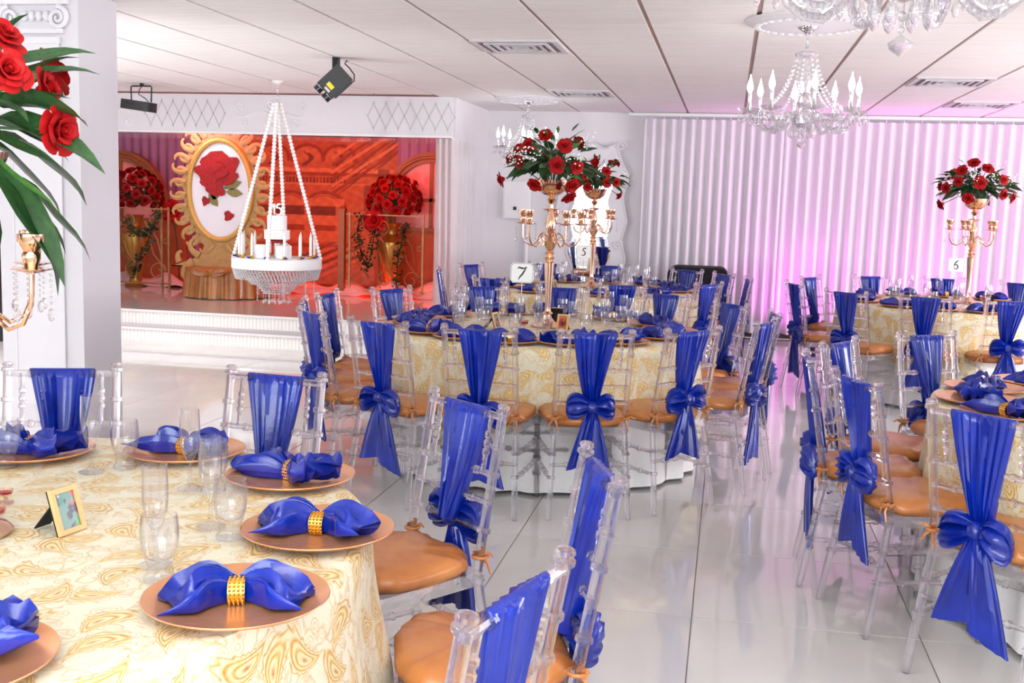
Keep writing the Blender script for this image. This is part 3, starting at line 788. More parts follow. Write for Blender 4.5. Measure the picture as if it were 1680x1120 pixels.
goblet_me = MB().lathe([(.001, .001), (.030, .001), (.031, .006), (.027, .012), (.0235, .016), (.0245, .024), (.022, .030), (.028, .045), (.034, .065), (.0365, .085), (.0360, .105), (.0335, .130), (.0320, .130), (.0343, .105), (.0347, .085), (.032, .066), (.025, .047), (.001, .036)], 24, caps=False).mesh('goblet', 'glassware', 50)
setn = 0
def setting(tk, word, x, y, ang, nap_rot, glasses=(), k=None):
    """charger, napkin and glasses of one seat"""
    global setn
    tname = TABLES[tk][1]; z = Z_T + .001; k = setn if k is None else k; setn += 1
    tag(link('charger_plate', charger_me, None, (x, y, z), (0, 0, k)), 'rose-gold charger plate at %s, %s' % (word, tname), 'plate', 'charger plates')
    n = tag(link('napkin', nap_me[k % 5], None, (x, y, z + .001), (0, 0, nap_rot)), 'blue satin napkin in a gold ring at %s, %s' % (word, tname), 'napkin', 'blue napkins')
    part('napkin_ring', ring_me, n, label='gold rhinestone napkin ring')
    for kind, gx, gy in glasses:
        glass(kind, gx, gy, '%s, %s' % (word, tname))
def glass(kind, gx, gy, where):
    me = flute_me if kind == 'flute' else goblet_me
    lab = ('tall champagne flute at ' if kind == 'flute' else 'short footed water goblet at ') + where
    tag(link('champagne_flute' if kind == 'flute' else 'water_goblet', me, None, (gx, gy, Z_T + .001), (0, 0, 0)), lab, 'glass', 'stemware')
A = SEATS['A']
setting('A', A[0][1], -1.853, 2.64, 0, -.15, [('goblet', -1.832, 2.50), ('flute', -1.594, 2.514)], 0)
setting('A', A[1][1], -1.463, 2.769, 0, -.35, [('goblet', -1.541, 2.587), ('flute', -1.278, 2.442)], 1)
setting('A', A[2][1], -1.078, 2.598, 0, -.5, [('goblet', -1.217, 2.444)], 2)
setting('A', A[3][1], -.842, 2.184, 0, .05, [('goblet', -1.012, 2.111), ('flute', -1.085, 2.165)], 3)
setting('A', A[4][1], -.831, 1.759, 0, .35, [('flute', -1.071, 1.905), ('goblet', -1.024, 1.835)], 4)
setting('A', 'sixth seat from the pillar', -1.14, 1.395, 0, .9, (), 1)
for tk in 'BCDE':
    ctr, tname = TABLES[tk]
    for i, ((x, y), word) in enumerate(SEATS[tk]):
        d = (Vector((x, y, 0)) - ctr).normalized(); tv = Vector((-d.y, d.x, 0))
        p = ctr + d * .755; g1 = ctr + d * (.50 + rnd.uniform(-.03, .03)) + tv * (.09 + rnd.uniform(-.03, .03)); g2 = ctr + d * (.50 + rnd.uniform(-.04, .04)) - tv * (.05 + rnd.uniform(-.03, .03))
        setting(tk, word, p.x, p.y, 0, math.atan2(tv.y, tv.x) + rnd.uniform(-.4, .4), [('flute', g1.x, g1.y), ('goblet', g2.x, g2.y)])
# ------------------------------------------------------------------ candelabra and rose bouquets
cand_stem = MB().lathe([(.001, 0), (.095, 0), (.10, .008), (.085, .022), (.05, .035), (.03, .055), (.022, .075), (.035, .085), (.02, .10), (.018, .13), (.026, .30), (.033, .40), (.02, .415), (.034, .43), (.018, .445),
    (.03, .46), (.016, .475), (.026, .49), (.036, .51), (.045, .53), (.03, .555), (.016, .58), (.03, .61), (.034, .64), (.022, .68), (.014, .71), (.05, .725), (.052, .729), (.014, .735), (.012, .76), (.03, .785), (.014, .80), (.02, .81)], 20).mesh('stem', 'rose_gold')
bowl_mb = MB()
bowl_mb.lathe([(.02, .81), (.05, .818), (.085, .845), (.105, .885), (.112, .905), (.108, .905), (.09, .88), (.03, .86), (.001, .86)], 28)
cand_bowl = bowl_mb.mesh('bowl', 'rose_gold')
ar = MB()
ar.tube([(.02, 0, .555), (.05, 0, .585), (.075, 0, .565), (.09, 0, .525), (.125, 0, .50), (.165, 0, .515), (.187, 0, .56), (.19, 0, .63)], [.0055] * 8, 8)
ar.tube([(.075 + .02 * math.cos(t), 0, .53 + .02 * math.sin(t)) for t in [k * .5 for k in range(10)]], .004, 6)
cand_arm = ar.mesh('arm', 'rose_gold')
cand_pan = MB().lathe([(.001, .632), (.02, .634), (.046, .642), (.047, .644), (.02, .642), (.001, .64)], 20).mesh('drip_pan', 'rose_gold')
cand_cup = MB().lathe([(.001, .64), (.014, .64), (.016, .652), (.020, .665), (.021, .675), (.017, .682), (.022, .692), (.030, .705), (.030, .722), (.026, .722), (.022, .705), (.001, .70)], 18).mesh('candle_cup', 'rose_gold')
dm = MB()
for a in (0.3, 2.4, 4.5):
    for k in range(6): dm.ball((.042 * math.cos(a), .042 * math.sin(a), .63 - k * .013), .0042, 6, 4)
    dm.ball((.042 * math.cos(a), .042 * math.sin(a), .538), .009, 6, 6, 1.7)
cand_drops = dm.mesh('crystal_drops', 'crystal')
def candelabrum(loc, rz, scale, label):
    t = thing('candelabrum', label, 'candelabrum', loc, rz, 'rose-gold candelabra', scale)
    part('stem', cand_stem, t); part('bowl', cand_bowl, t)
    for k in range(5):
        a = 2 * PI * k / 5; am = part('arm', cand_arm, t, (0, 0, 0), (0, 0, a))
        o = (.19, 0, 0)
        part('drip_pan', cand_pan, am, o); part('candle_cup', cand_cup, am, o, label='candle cup'); part('crystal_drops', cand_drops, am, o, label='hanging crystal drops', kind='stuff')
    return t
def rose_mesh(seed, mat):
    rn = random.Random(seed); mb = MB()
    layers = [(3, .10, .30, .95, 1.5), (4, .16, .55, .92, 1.4), (5, .20, .82, .80, 1.25), (5, .22, 1.02, .58, 1.2)]
    for li, (n, r0, r1, h, half) in enumerate(layers):
        off = rn.uniform(0, 6)
        for k in range(n):
            a0 = off + 2 * PI * k / n; jit = rn.uniform(.92, 1.08); hw = half * 2 * PI / n / 2
            def fn(u, v, a0=a0, jit=jit, hw=hw, r0=r0, r1=r1, h=h, li=li):
                s = 2 * u - 1; a = a0 + s * hw * (1 - .25 * v * v)
                r = (lerp(r0, r1, v ** 1.3) + (.12 * li * .4 * max(0, v - .7) / .3)) * jit * (1 - .10 * s * s)
                z = h * (1 - (1 - v) ** 1.7) * (1 - .16 * s * s * v) - .10 * li * max(0, v - .72)
                return (r * math.cos(a), r * math.sin(a), z * 1.15 - .35)
            mb.grid(fn, 6, 6)
    mb.tube([(.13 * math.cos(t) * (1 - t / 14), .13 * math.sin(t) * (1 - t / 14), .2 + .45 * t / 12) for t in [k * .7 for k in range(17)]], .1, 6)
    for k in range(5):
        a = 2 * PI * k / 5
        mb.add([(.1 * math.cos(a - .4), .1 * math.sin(a - .4), -.34), (.1 * math.cos(a + .4), .1 * math.sin(a + .4), -.34), (.75 * math.cos(a), .75 * math.sin(a), -.42)], [(0, 1, 2)])
    return mb.mesh('rose', mat, 60)
rose_me = [rose_mesh(k, 'rose') for k in range(3)]; rose_deep = [rose_mesh(9 + k, 'rose_deep') for k in range(2)]
def leaf_mesh(w, droop, mat, name='leaf'):
    def fn(u, v):
        s = 2 * v - 1; hw = w * math.sin(PI * min(1, u * .96 + .04)) ** .8 * (1 - .25 * u)
        return (u, s * hw, -droop * u * u + .25 * abs(s) * hw + .02 * math.sin(9 * u))
    return MB().grid(lambda u, v: fn(u, v), 9, 5).mesh(name, mat, 70)
leaf_me = [leaf_mesh(.22, .25, 'leaf'), leaf_mesh(.28, .45, 'leaf'), leaf_mesh(.2, .1, 'leaf_lite')]
def bouquet(ctr, radius, rose_pts, label, rsize, nleaf, leaf_len, seed, group='red rose bouquets', deep=False, parts_each=True, breath=True, squash=.8, low=-.12, lw=1.0, fill=(.05, .82)):
    """ctr: middle of the dome; rose_pts: world points of the rose heads seen in front"""
    rn = random.Random(seed); t = thing('rose_bouquet', label, 'flowers', ctr, 0, group); C0 = Vector(ctr)
    mes = rose_deep if deep else rose_me
    pts = [Vector(p) - C0 for p in rose_pts]
    for p in pts:
        d = p.normalized(); q = d.to_track_quat('Z', 'Y').to_euler()
        part('rose', mes[rn.randrange(len(mes))], t, p, q, rsize * rn.uniform(.88, 1.1))
    core = MB()                                       # stems bundled in the bowl
    for p in pts: core.tube([(0, 0, -radius * .55), p * .5, p * .93], .0035, 5, caps=False)
    part('stems', core.mesh('stems', 'leaf'), t)
    for k in range(nleaf):
        a = 2 * PI * ((k * .618) % 1) + rn.uniform(-.2, .2); el = rn.choice([low, low, low * .3, 0, .25, .5, .7, .9]) + rn.uniform(-.18, .18)
        q = Vector((math.cos(a) * math.cos(el), math.sin(a) * math.cos(el), math.sin(el)))
        part('leaf', leaf_me[rn.choice([0, 0, 1, 1, 2])], t, q * radius * rn.uniform(*fill), (rn.uniform(-.7, .7), -el, a), (lambda L: (L, L * lw, L))(leaf_len * rn.uniform(.75, 1.15) * (1 - .5 * max(0, min(1, el)))))
    if breath:
        bm = MB()
        for c in range(11):
            a = rn.uniform(0, 2 * PI); el = rn.uniform(.05, .9); b = Vector((math.cos(a) * math.cos(el), math.sin(a) * math.cos(el), math.sin(el) * squash)) * radius
            for k in range(18): bm.ball(b * rn.uniform(.9, 1.1) + Vector([rn.uniform(-.04, .04) for _ in range(3)]), .005, 5, 3)
        part('baby_breath', bm.mesh('baby_breath', 'breath'), t, label='tiny white filler blossoms', kind='stuff')
    return t
def dome(ctr, pxs, R, y_mid, sq=.85):
    """rose heads on a real dome: lateral and vertical place from the photograph, depth from the dome"""
    out = []
    for px, py in pxs:
        p = at_y(px, py, y_mid); dx, dz = p.x - ctr[0], (p.z - ctr[2]) / sq
        dy = math.sqrt(max(.0004, R * R - dx * dx - dz * dz)) * .9
        out.append(at_y(px, py, y_mid - dy))
    return out
def back_roses(ctr, R, n, seed, sq=.8):
    rn = random.Random(seed); o = []
    for k in range(n):
        a = lerp(.15, PI - .15, (k + .5) / n); el = rn.uniform(0, .8)
        o.append(Vector(ctr) + Vector((math.cos(a) * math.cos(el), math.sin(a) * math.cos(el), math.sin(el) * sq)) * R)
    return o
CB, CC, CE = TABLES['B'][0], TABLES['C'][0], TABLES['E'][0]
candelabrum((-1.03, 6.38, Z_T + .002), .35, .955, 'rose-gold candelabrum with flower bowl on the number seven table')
candelabrum((-1.17, 9.62, Z_T + .002), .9, .955, 'rose-gold candelabrum with flower bowl on the number five table')
candelabrum((2.0, 9.72, Z_T + .002), .55, .965, 'rose-gold candelabrum with flower bowl on the number six table')
candelabrum((-1.545, 1.98, Z_T + .002), -.03, .885, 'rose-gold candelabrum arm reaching in over the foreground table')
cb = (-1.03, 6.38, 1.73); cc = (-1.17, 9.62, 1.72); ce = (2.0, 9.72, 1.73); ca = (-1.60, 1.98, 1.62)
bouquet(cb, .27, dome(cb, [(895, 223), (866, 238), (925, 240), (838, 261), (854, 267), (914, 271), (945, 274), (824, 294), (877, 302), (938, 304), (933, 322)], .26, 6.38) + back_roses(cb, .25, 6, 1),
        'red rose bouquet on the number seven table', .040, 190, .115, 1)
bouquet(cc, .27, dome(cc, [(976, 267), (973, 278), (994, 281), (962, 289), (996, 299), (964, 306), (1010, 299), (1014, 320), (948, 300)], .25, 9.62) + back_roses(cc, .25, 6, 2),
        'red rose bouquet in front of the white mirror', .038, 170, .115, 2)
bouquet(ce, .30, dome(ce, [(1598.5, 268), (1579, 280), (1620, 277), (1572, 298), (1608, 300), (1645, 295), (1553, 308), (1645, 319), (1588, 325), (1545, 335), (1659, 324)], .31, 9.72) + back_roses(ce, .28, 6, 3),
        'red rose bouquet on the number six table before the magenta curtain', .044, 190, .13, 3)
bouquet(ca, .30, [at_y(2, 62, 1.95), at_y(8, 118, 1.86), at_y(72, 148, 2.04), at_y(93, 214, 1.92), Vector((-1.75, 1.8, 1.75)), Vector((-1.85, 2.0, 1.7)), Vector((-1.62, 2.15, 1.86)), Vector((-1.45, 2.16, 1.74)), Vector((-1.62, 1.76, 1.62))],
        'large red rose bouquet cut by the picture edge beside the pillar', .044, 90, .24, 4, low=-.65, breath=False, lw=.62, fill=(.2, .62))

# ------------------------------------------------------------------ table numbers
def card_outline(w, h, n=.012):
    pts = []
    for cx, cy, a0 in ((w / 2, h / 2, PI), (-w / 2, h / 2, 1.5 * PI), (-w / 2, -h / 2, 0), (w / 2, -h / 2, .5 * PI)):
        for k in range(5):
            a = a0 + (PI / 2) * (4 - k) / 4; pts.append((cx + n * math.cos(a), cy + n * math.sin(a)))
    return pts
def strokes(lines, w):
    mb = MB()
    for L in lines:
        n = len(L)
        if n < 6:
            P = []
            for i in range(n - 1): P += [tuple(lerp(a, b, k / 4) for a, b in zip(L[i], L[i + 1])) for k in range(4)]
            L = P + [L[-1]]; n = len(L)
        mb.tube([(x, -.0035, z) for x, z in L], [w * (.35 + .9 * math.sin(PI * (i + .3) / (n - .4))) for i in range(n)], 6, nrm=(0, 1, 0), flat=.25)
    return mb
arc = lambda cx, cz, rx, rz, a0, a1, n=14: [(cx + rx * math.cos(math.radians(lerp(a0, a1, k / n))), cz + rz * math.sin(math.radians(lerp(a0, a1, k / n)))) for k in range(n + 1)]
NUM = {'7': [[(-.02, .020), (-.014, .028), (-.004, .024), (.008, .022), (.022, .030)], [(.022, .030), (.012, .012), (.002, -.006), (-.010, -.020), (-.016, -.034)]],
       '5': [[(-.002, .028), (.008, .027), (.018, .032)], [(-.002, .028), (-.008, .010)], arc(-.006, -.008, .016, .017, 110, -140)],
       '6': [[(.016, .034), (.002, .024), (-.010, .008), (-.014, -.008)], arc(-.002, -.014, .013, .016, 180, -170)]}
def number_sign(n, base, top, label):
    t = thing('table_number', label, 'sign', base, .05, 'table number signs')
    h = top - base[2]
    part('card', MB().prism(card_outline(.132, .112), -.002, .002, Matrix.Translation((0, 0, h)) @ Matrix.Rotation(PI / 2, 4, 'X')).mesh('card', 'card'), t)
    part('numeral', strokes([[(x * 1.2, z_ * 1.15) for x, z_ in L] for L in NUM[n]], .0042).mesh('numeral', 'ink'), t, (0, 0, h), label='black script numeral ' + n)
    part('border', MB().tube([(x * .93, -.003, z * .93) for x, z in card_outline(.132, .112)], .0008, 4, closed=True).mesh('border', 'ink'), t, (0, 0, h))
    st = MB().tube([(0, .004, 0), (0, .004, h - .05), (0, .004, h + .01)], .0028, 6); st.lathe([(.001, 0), (.04, 0), (.04, .004), (.006, .009), (.001, .01)], 18)
    part('stand', st.mesh('stand', 'chrome'), t)
number_sign('7', (-1.125, 6.02, Z_T + .002), 1.105, 'white card with script seven on the nearest candelabrum table')
number_sign('5', (-1.195, 9.22, Z_T + .002), 1.095, 'white card with script five in front of the mirror')
number_sign('6', (1.83, 9.42, Z_T + .002), 1.10, 'white card with script six before the magenta curtain')

# ------------------------------------------------------------------ photo frames and votives
def print_mesh(w, h, fn, nx, nz, name='picture', mat='photo'):
    V = []; cols = []
    for j in range(nz + 1):
        for i in range(nx + 1):
            V.append(((i / nx - .5) * w, 0, (j / nz - .5) * h)); cols.append(fn(i / nx, j / nz))
    F_ = [(j * (nx + 1) + i, j * (nx + 1) + i + 1, (j + 1) * (nx + 1) + i + 1, (j + 1) * (nx + 1) + i) for j in range(nz) for i in range(nx)]
    me = MB().add(V, F_).mesh(name, mat)
    at = me.color_attributes.new('print', 'FLOAT_COLOR', 'POINT'); at.data.foreach_set('color', np.array(cols, dtype=np.float32).ravel())
    return me
def snapshot(kind):
    rn = random.Random(kind); bl = [(rn.random(), rn.random(), rn.uniform(.08, .2), rn.choice([lin(60, 120, 110), lin(40, 90, 60), lin(200, 190, 200), lin(60, 60, 80), lin(190, 90, 100), lin(90, 140, 90)])) for _ in range(16)]
    if kind == 2: bl = [(.5, .5, .45, lin(150, 30, 20)), (.5, .45, .2, lin(60, 20, 16)), (.6, .7, .12, lin(200, 120, 60))]
    base = lin(96, 132, 124) if kind != 2 else lin(196, 110, 60)
    def fn(u, v):
        c = base
        for x, y, r, q in bl:
            if (u - x) ** 2 + ((v - y) * 1.4) ** 2 < r * r: c = q
        return c
    return fn
def photo_frame(loc, rz, w, h, label, kind):
    t = thing('photo_frame', label, 'photo frame', loc, rz, 'table photo frames')
    tilt = Matrix.Rotation(-.30, 4, 'X'); b = .011
    fm = MB()
    for (x0, x1, z0, z1) in ((-w / 2, w / 2, 0, b), (-w / 2, w / 2, h - b, h), (-w / 2, -w / 2 + b, b, h - b), (w / 2 - b, w / 2, b, h - b)): fm.box(x0, x1, -.004, .005, z0, z1, tilt.to_3x3())
    part('frame', fm.mesh('frame', 'frame_wood'), t)
    part('picture', print_mesh(w - 2 * b, h - 2 * b, snapshot(kind), 18, 24), t, tilt @ Vector((0, 0, h / 2)), (-.30, 0, 0))
    part('backing', MB().box(-w / 2, w / 2, .005, .009, 0, h, tilt.to_3x3()).mesh('backing', 'velvet'), t, label='black velvet back')
    y1 = h * math.sin(.30); part('easel_leg', MB().add([(-.016, y1 * .8 + .006, h * .72), (.016, y1 * .8 + .006, h * .72), (.022, y1 + .055, .002), (-.022, y1 + .055, .002), (-.016, y1 * .8 + .010, h * .72), (.016, y1 * .8 + .010, h * .72), (.022, y1 + .06, .002), (-.022, y1 + .06, .002)],
        [(0, 1, 2, 3), (7, 6, 5, 4), (0, 4, 5, 1), (1, 5, 6, 2), (2, 6, 7, 3), (3, 7, 4, 0)]).mesh('easel_leg', 'velvet'), t, label='black easel leg')
photo_frame((-1.345, 2.05, Z_T + .002), 1.38, .075, .10, 'small wooden photo frame with black easel on the foreground table', 1)
photo_frame((-1.275, 6.14, Z_T + .002), 1.35, .075, .10, 'pale photo frame seen edge-on left of the number seven sign', 3)
photo_frame((-.915, 6.20, Z_T + .002), -.15, .07, .10, 'small frame with red picture on the number seven table', 2)
photo_frame((-1.01, 6.62, Z_T + .002), 3.3, .07, .10, 'photo frame showing its black back behind the number seven candelabrum', 4)
photo_frame((2.17, 9.75, Z_T + .002), 3.0, .08, .09, 'photo frame showing its black back beside the number six candelabrum', 5)
photo_frame((1.62, 9.2, Z_T + .002), 1.3, .07, .095, 'pale photo frame seen edge-on on the number six table', 6)
photo_frame((-1.40, 9.1, Z_T + .002), 1.3, .07, .095, 'pale photo frame seen edge-on on the number five table', 7)
def votive(x, y, label, red=True, s=1.0):
    t = thing('votive_holder', label, 'votive', (x, y, Z_T + .002), 0, 'votive candle holders', s)
    part('glass', MB().lathe([(.001, .0), (.03, .0), (.031, .006), (.012, .012), (.008, .022), (.012, .03), (.026, .036), (.031, .06), (.029, .06), (.024, .04), (.001, .036)], 20, caps=False).mesh('glass', 'pink_glass'), t)
    part('wax', MB().lathe([(.001, .038), (.023, .042), (.025, .05), (.001, .051)], 16).mesh('wax', 'red_wax'), t)
votive(*at_z(10, 826, Z_T).xy, 'little pink votive on a stem at the picture edge', s=.55); votive(*at_z(108, 812, Z_T).xy, 'tiny red votive just behind the foreground photo frame', s=.3)
votive(*at_z(-8, 866, Z_T).xy, 'rounded pink votive at the picture edge of the foreground table', s=.8)
votive(-1.13, 6.14, 'small red votive below the number 7 card'); votive(-.985, 6.12, 'pink votive beside the red picture frame'); votive(2.09, 9.5, 'pink votive at the foot of the number six candelabrum', s=1.4)

# ------------------------------------------------------------------ crystal chandeliers
ARMS = 8
def chandelier(x, y, rz, label, drop=0.0):
    t = thing('chandelier', label, 'chandelier', (x, y, CEIL), rz, 'crystal chandeliers')
    z = lambda h: h - CEIL - drop                       # heights are given above the floor
    ml = MB(); ml.lathe([(.001, -.035), (.18, -.035), (.30, -.03), (.335, -.022), (.345, -.012), (.36, -.01), (.36, -.0005), (.001, -.0005)], 40)
    part('medallion', ml.mesh('medallion', 'relief'), t, label='white plaster ceiling rose')
    rb = MB()
    for k in range(32):
        a = 2 * PI * k / 32; rb.ball((.29 * math.cos(a), .29 * math.sin(a), -.033), .022, 6, 4, .5)
    part('petal_border', rb.mesh('petal_border', 'relief'), t, kind='stuff')
    part('canopy', MB().lathe([(.001, -.075), (.01, -.075), (.03, -.06), (.055, -.045), (.06, -.035), (.001, -.035)], 20).mesh('canopy', 'chrome'), t)
    for k in range(3):
        c = MB().tube([(.008 * math.cos(a), 0, -.088 - k * .026 + .017 * math.sin(a)) for a in [q * PI / 6 for q in range(12)]], .0022, 6, closed=True)
        part('chain_link', c.mesh('chain_link', 'chrome'), t, (0, 0, 0), (0, 0, k * PI / 2))
    part('crown', MB().lathe([(.001, z(2.405)), (.055, z(2.405)), (.065, z(2.395)), (.06, z(2.382)), (.012, z(2.378)), (.012, z(2.43)), (.001, z(2.44))], 24).mesh('crown', 'crystal'), t)
    part('column', MB().lathe([(.001, z(2.38)), (.018, z(2.378)), (.030, z(2.35)), (.024, z(2.31)), (.034, z(2.28)), (.046, z(2.255)), (.040, z(2.225)), (.030, z(2.20)), (.032, z(2.175)), (.018, z(2.165)), (.04, z(2.145)), (.045, z(2.12)), (.025, z(2.09)), (.05, z(2.07)), (.07, z(2.03)), (.055, z(1.995)), (.02, z(1.98)), (.001, z(1.975))], 24).mesh('column', 'crystal'), t)
    part('hub', MB().lathe([(.03, z(2.035)), (.058, z(2.03)), (.058, z(2.0)), (.03, z(1.995))], 20).mesh('hub', 'chrome'), t)
    am = MB().tube([(.05, 0, z(2.03)), (.085, 0, z(2.06)), (.115, 0, z(2.04)), (.145, 0, z(1.985)), (.19, 0, z(1.955)), (.24, 0, z(1.965)), (.285, 0, z(2.0)), (.31, 0, z(2.055))], [.012, .011, .012, .012, .013, .012, .011, .011], 8)
    for k in range(14):
        u = k / 13; am.ball((lerp(.10, .30, u), 0, z(2.035) - .075 * math.sin(PI * u)), .010, 6, 4)
    am = am.mesh('arm', 'crystal')
    pan = MB().lathe([(.001, z(2.06)), (.02, z(2.055)), (.055, z(2.066)), (.066, z(2.078)), (.058, z(2.074)), (.02, z(2.066)), (.001, z(2.068))], 16).mesh('drip_pan', 'crystal')
    slv = MB().lathe([(.001, z(2.066)), (.016, z(2.068)), (.012, z(2.08)), (.0115, z(2.165)), (.013, z(2.168)), (.001, z(2.17))], 14).mesh('candle_sleeve', 'chrome')
    bl = MB().lathe([(.002, z(2.168)), (.010, z(2.172)), (.017, z(2.19)), (.0175, z(2.205)), (.012, z(2.228)), (.006, z(2.248)), (.002, z(2.268)), (.0005, z(2.275))], 12).mesh('flame_bulb', 'bulb')
    dr = MB()
    for a in [k * PI / 3 for k in range(6)]:
        dr.ball((.055 * math.cos(a), .055 * math.sin(a), z(2.05)), .006, 6, 4); dr.lathe([(.001, z(2.04)), (.006, z(2.03)), (.010, z(2.012)), (.006, z(2.0)), (.001, z(1.995))], 6, (.055 * math.cos(a), .055 * math.sin(a), 0))
    dr = dr.mesh('prism_drops', 'crystal')
    bs = MB()
    for k in range(17):
        u = k / 16; bs.ball((lerp(.058, .235, u ** 1.35), 0, z(lerp(2.39, 2.075, u ** .85)) - .03 * math.sin(PI * u)), .0088, 7, 5)
    bs = bs.mesh('bead_strand', 'bead')
    for k in range(ARMS):
        a = 2 * PI * k / ARMS
        r = part('arm', am, t, (0, 0, 0), (0, 0, a))
        o = (.31, 0, 0)
        part('drip_pan', pan, r, o); part('candle_sleeve', slv, r, o, label='chrome candle sleeve'); part('flame_bulb', bl, r, o, label='lit white flame-shaped bulb'); part('prism_drops', dr, r, o, label='hanging crystal prisms', kind='stuff')
        part('bead_strand', bs, t, (0, 0, 0), (0, 0, a + PI / ARMS))
    for k in range(8):
        a = 2 * PI * k / 8
        dd = MB().lathe([(.001, z(1.985)), (.008, z(1.975)), (.017, z(1.945)), (.011, z(1.925)), (.001, z(1.915))], 8, (.065 * math.cos(a), .065 * math.sin(a), 0))
        part('pendant', dd.mesh('pendant', 'crystal'), t)
    fn = MB().tube([(0, 0, z(1.98)), (0, 0, z(1.925))], .006, 6); fn.ball((0, 0, z(1.945)), .012, 8, 6); fn.ball((0, 0, z(1.915)), .009, 8, 6)
    fn.lathe([(.001, z(1.905)), (.03, z(1.885)), (.024, z(1.872)), (.001, z(1.855))], 8)
    part('finial', fn.mesh('finial', 'crystal'), t)
    return t
chandelier(.385, 6.65, .12, 'crystal candle chandelier hanging in full view before the curtain')
chandelier(.36, 2.68, .3, 'nearest crystal chandelier, cut off by the top edge')
chandelier(-2.14, 11.5, .05, 'small far crystal chandelier beside the stage valance')

# ------------------------------------------------------------------ black effect lights on the ceiling
t = thing('effect_light', 'black twin-lens stage light with yellow sticker under the ceiling', 'stage light', (-3.10, 8.35, CEIL), 0, 'black effect lights')
R3 = Matrix.Rotation(math.radians(45), 3, 'Y') @ Matrix.Rotation(math.radians(-12), 3, 'X') @ Matrix.Rotation(math.radians(18), 3, 'Z')
O3 = (0, -.02, -.185)
hb = MB().box(-.085, .085, -.07, .07, -.11, .11, R3, O3); hb.box(.085, .10, -.05, .05, -.09, .09, R3, O3)
part('housing', hb.mesh('housing', 'black_plastic'), t)
lb = MB()
for dx in (-.045, .045):
    Q = R3 @ Matrix.Rotation(PI, 3, 'X'); lb.lathe([(.034, 0), (.036, .05), (.03, .052), (.028, .02), (.001, .018)], 18, Vector(O3) + R3 @ Vector((dx, 0, -.105)), rot=Q)
part('lens_barrel', lb.mesh('lens_barrel', 'lens'), t)
rim = MB()
for dx in (-.045, .045):
    rim.tube([Vector(O3) + R3 @ Vector((dx + .037 * math.cos(a), .037 * math.sin(a), -.115)) for a in [k * PI / 8 for k in range(16)]], .004, 6, closed=True)
part('lens_rim', rim.mesh('lens_rim', 'chrome'), t)
br = MB().tube([(0, 0, 0), (0, 0, -.03), (.0, .0, -.10)], .012, 6, flat=.5); br.box(-.022, .022, -.03, .03, -.09, 0); 
part('bracket', br.mesh('bracket', 'black'), t)
part('sticker', MB().box(-.03, .03, -.0725, -.0705, -.07, -.035, R3, O3).mesh('sticker', 'yellow'), t, label='yellow warning sticker')
part('label_plate', MB().box(-.02, .03, -.0722, -.0704, -.10, -.08, R3, O3).mesh('label_plate', 'vent'), t)
part('cable', MB().tube([(.09, 0, -.02), (.07, 0, -.045), (.11, 0, -.08), (.15, 0, -.13), (.15, 0, -.18), (.11, 0, -.20)], .005, 6).mesh('cable', 'black'), t)
t = thing('effect_light', 'flat black wash light on a bracket near the pillar', 'stage light', (-5.95, 10.4, CEIL), 0, 'black effect lights')
part('housing', MB().prism([(-.16, -.08), (-.08, -.12), (.13, -.10), (.16, -.06), (.16, .07), (-.16, .07)], -.275, -.18, Matrix.Rotation(.12, 4, 'Y')).mesh('housing', 'black_plastic'), t)
part('bracket', MB().tube([(-.11, 0, -.19), (-.115, 0, -.04), (-.105, 0, -.028), (.105, 0, -.028), (.115, 0, -.04), (.11, 0, -.19)], .008, 6).mesh('bracket', 'black'), t)
part('clamp', MB().box(-.012, .012, -.012, .012, -.03, 0).mesh('clamp', 'black'), t)
part('cable', MB().tube([(.03, 0, -.005), (-.02, 0, -.06), (-.03, 0, -.11), (.03, .02, -.15), (.05, .05, -.18)], .005, 6).mesh('cable', 'black'), t)
part('lens', MB().lathe([(.001, 0), (.025, 0), (.025, .006), (.001, .008)], 14, (-.085, -.105, -.225), rot=Matrix.Rotation(PI / 2 , 3, 'X')).mesh('lens', 'lens'), t)

# ------------------------------------------------------------------ hanging cake swing
t = thing('cake_swing', 'round crystal-beaded cake platform hanging on four pearl strands', 'cake stand', (-4.335, 10.08, CEIL), .2)
zz = lambda h: h - CEIL
part('ceiling_hook', MB().lathe([(.001, -.03), (.02, -.03), (.05, -.012), (.06, 0), (.001, 0)], 18).mesh('ceiling_hook', 'white'), t)
for k in range(5): part('chain_link', MB().tube([(.009 * math.cos(a), 0, -.05 - k * .034 + .02 * math.sin(a)) for a in [q * PI / 5 for q in range(10)]], .003, 5, closed=True).mesh('chain_link', 'chrome'), t, (0, 0, 0), (0, 0, k * PI / 2))
for k in range(4):
    a = k * PI / 2; s = MB()
    for q in range(44):
        u = q / 43; s.ball((lerp(.035, .425, u) * math.cos(a), lerp(.035, .425, u) * math.sin(a), zz(lerp(2.36, .89, u))), .021, 7, 5)
    part('pearl_strand', s.mesh('pearl_strand', 'pearl'), t)
part('platform', MB().lathe([(.001, zz(.885)), (.425, zz(.885)), (.435, zz(.88)), (.435, zz(.785)), (.42, zz(.78)), (.001, zz(.80))], 48).mesh('platform', 'icing'), t)
bd = MB()
for r0, z0, z1, n, slack in ((.425, .785, .685, 80, .93), (.39, .76, .63, 60, .62), (.25, .68, .54, 40, .5)):
    for k in range(n):
        a = 2 * PI * k / n
        for q in range(7):
            u = q / 6; r = lerp(r0, r0 * slack, u); bd.ball((r * math.cos(a + .1 * u), r * math.sin(a + .1 * u), zz(lerp(z0, z1, u))), .0095, 5, 3)
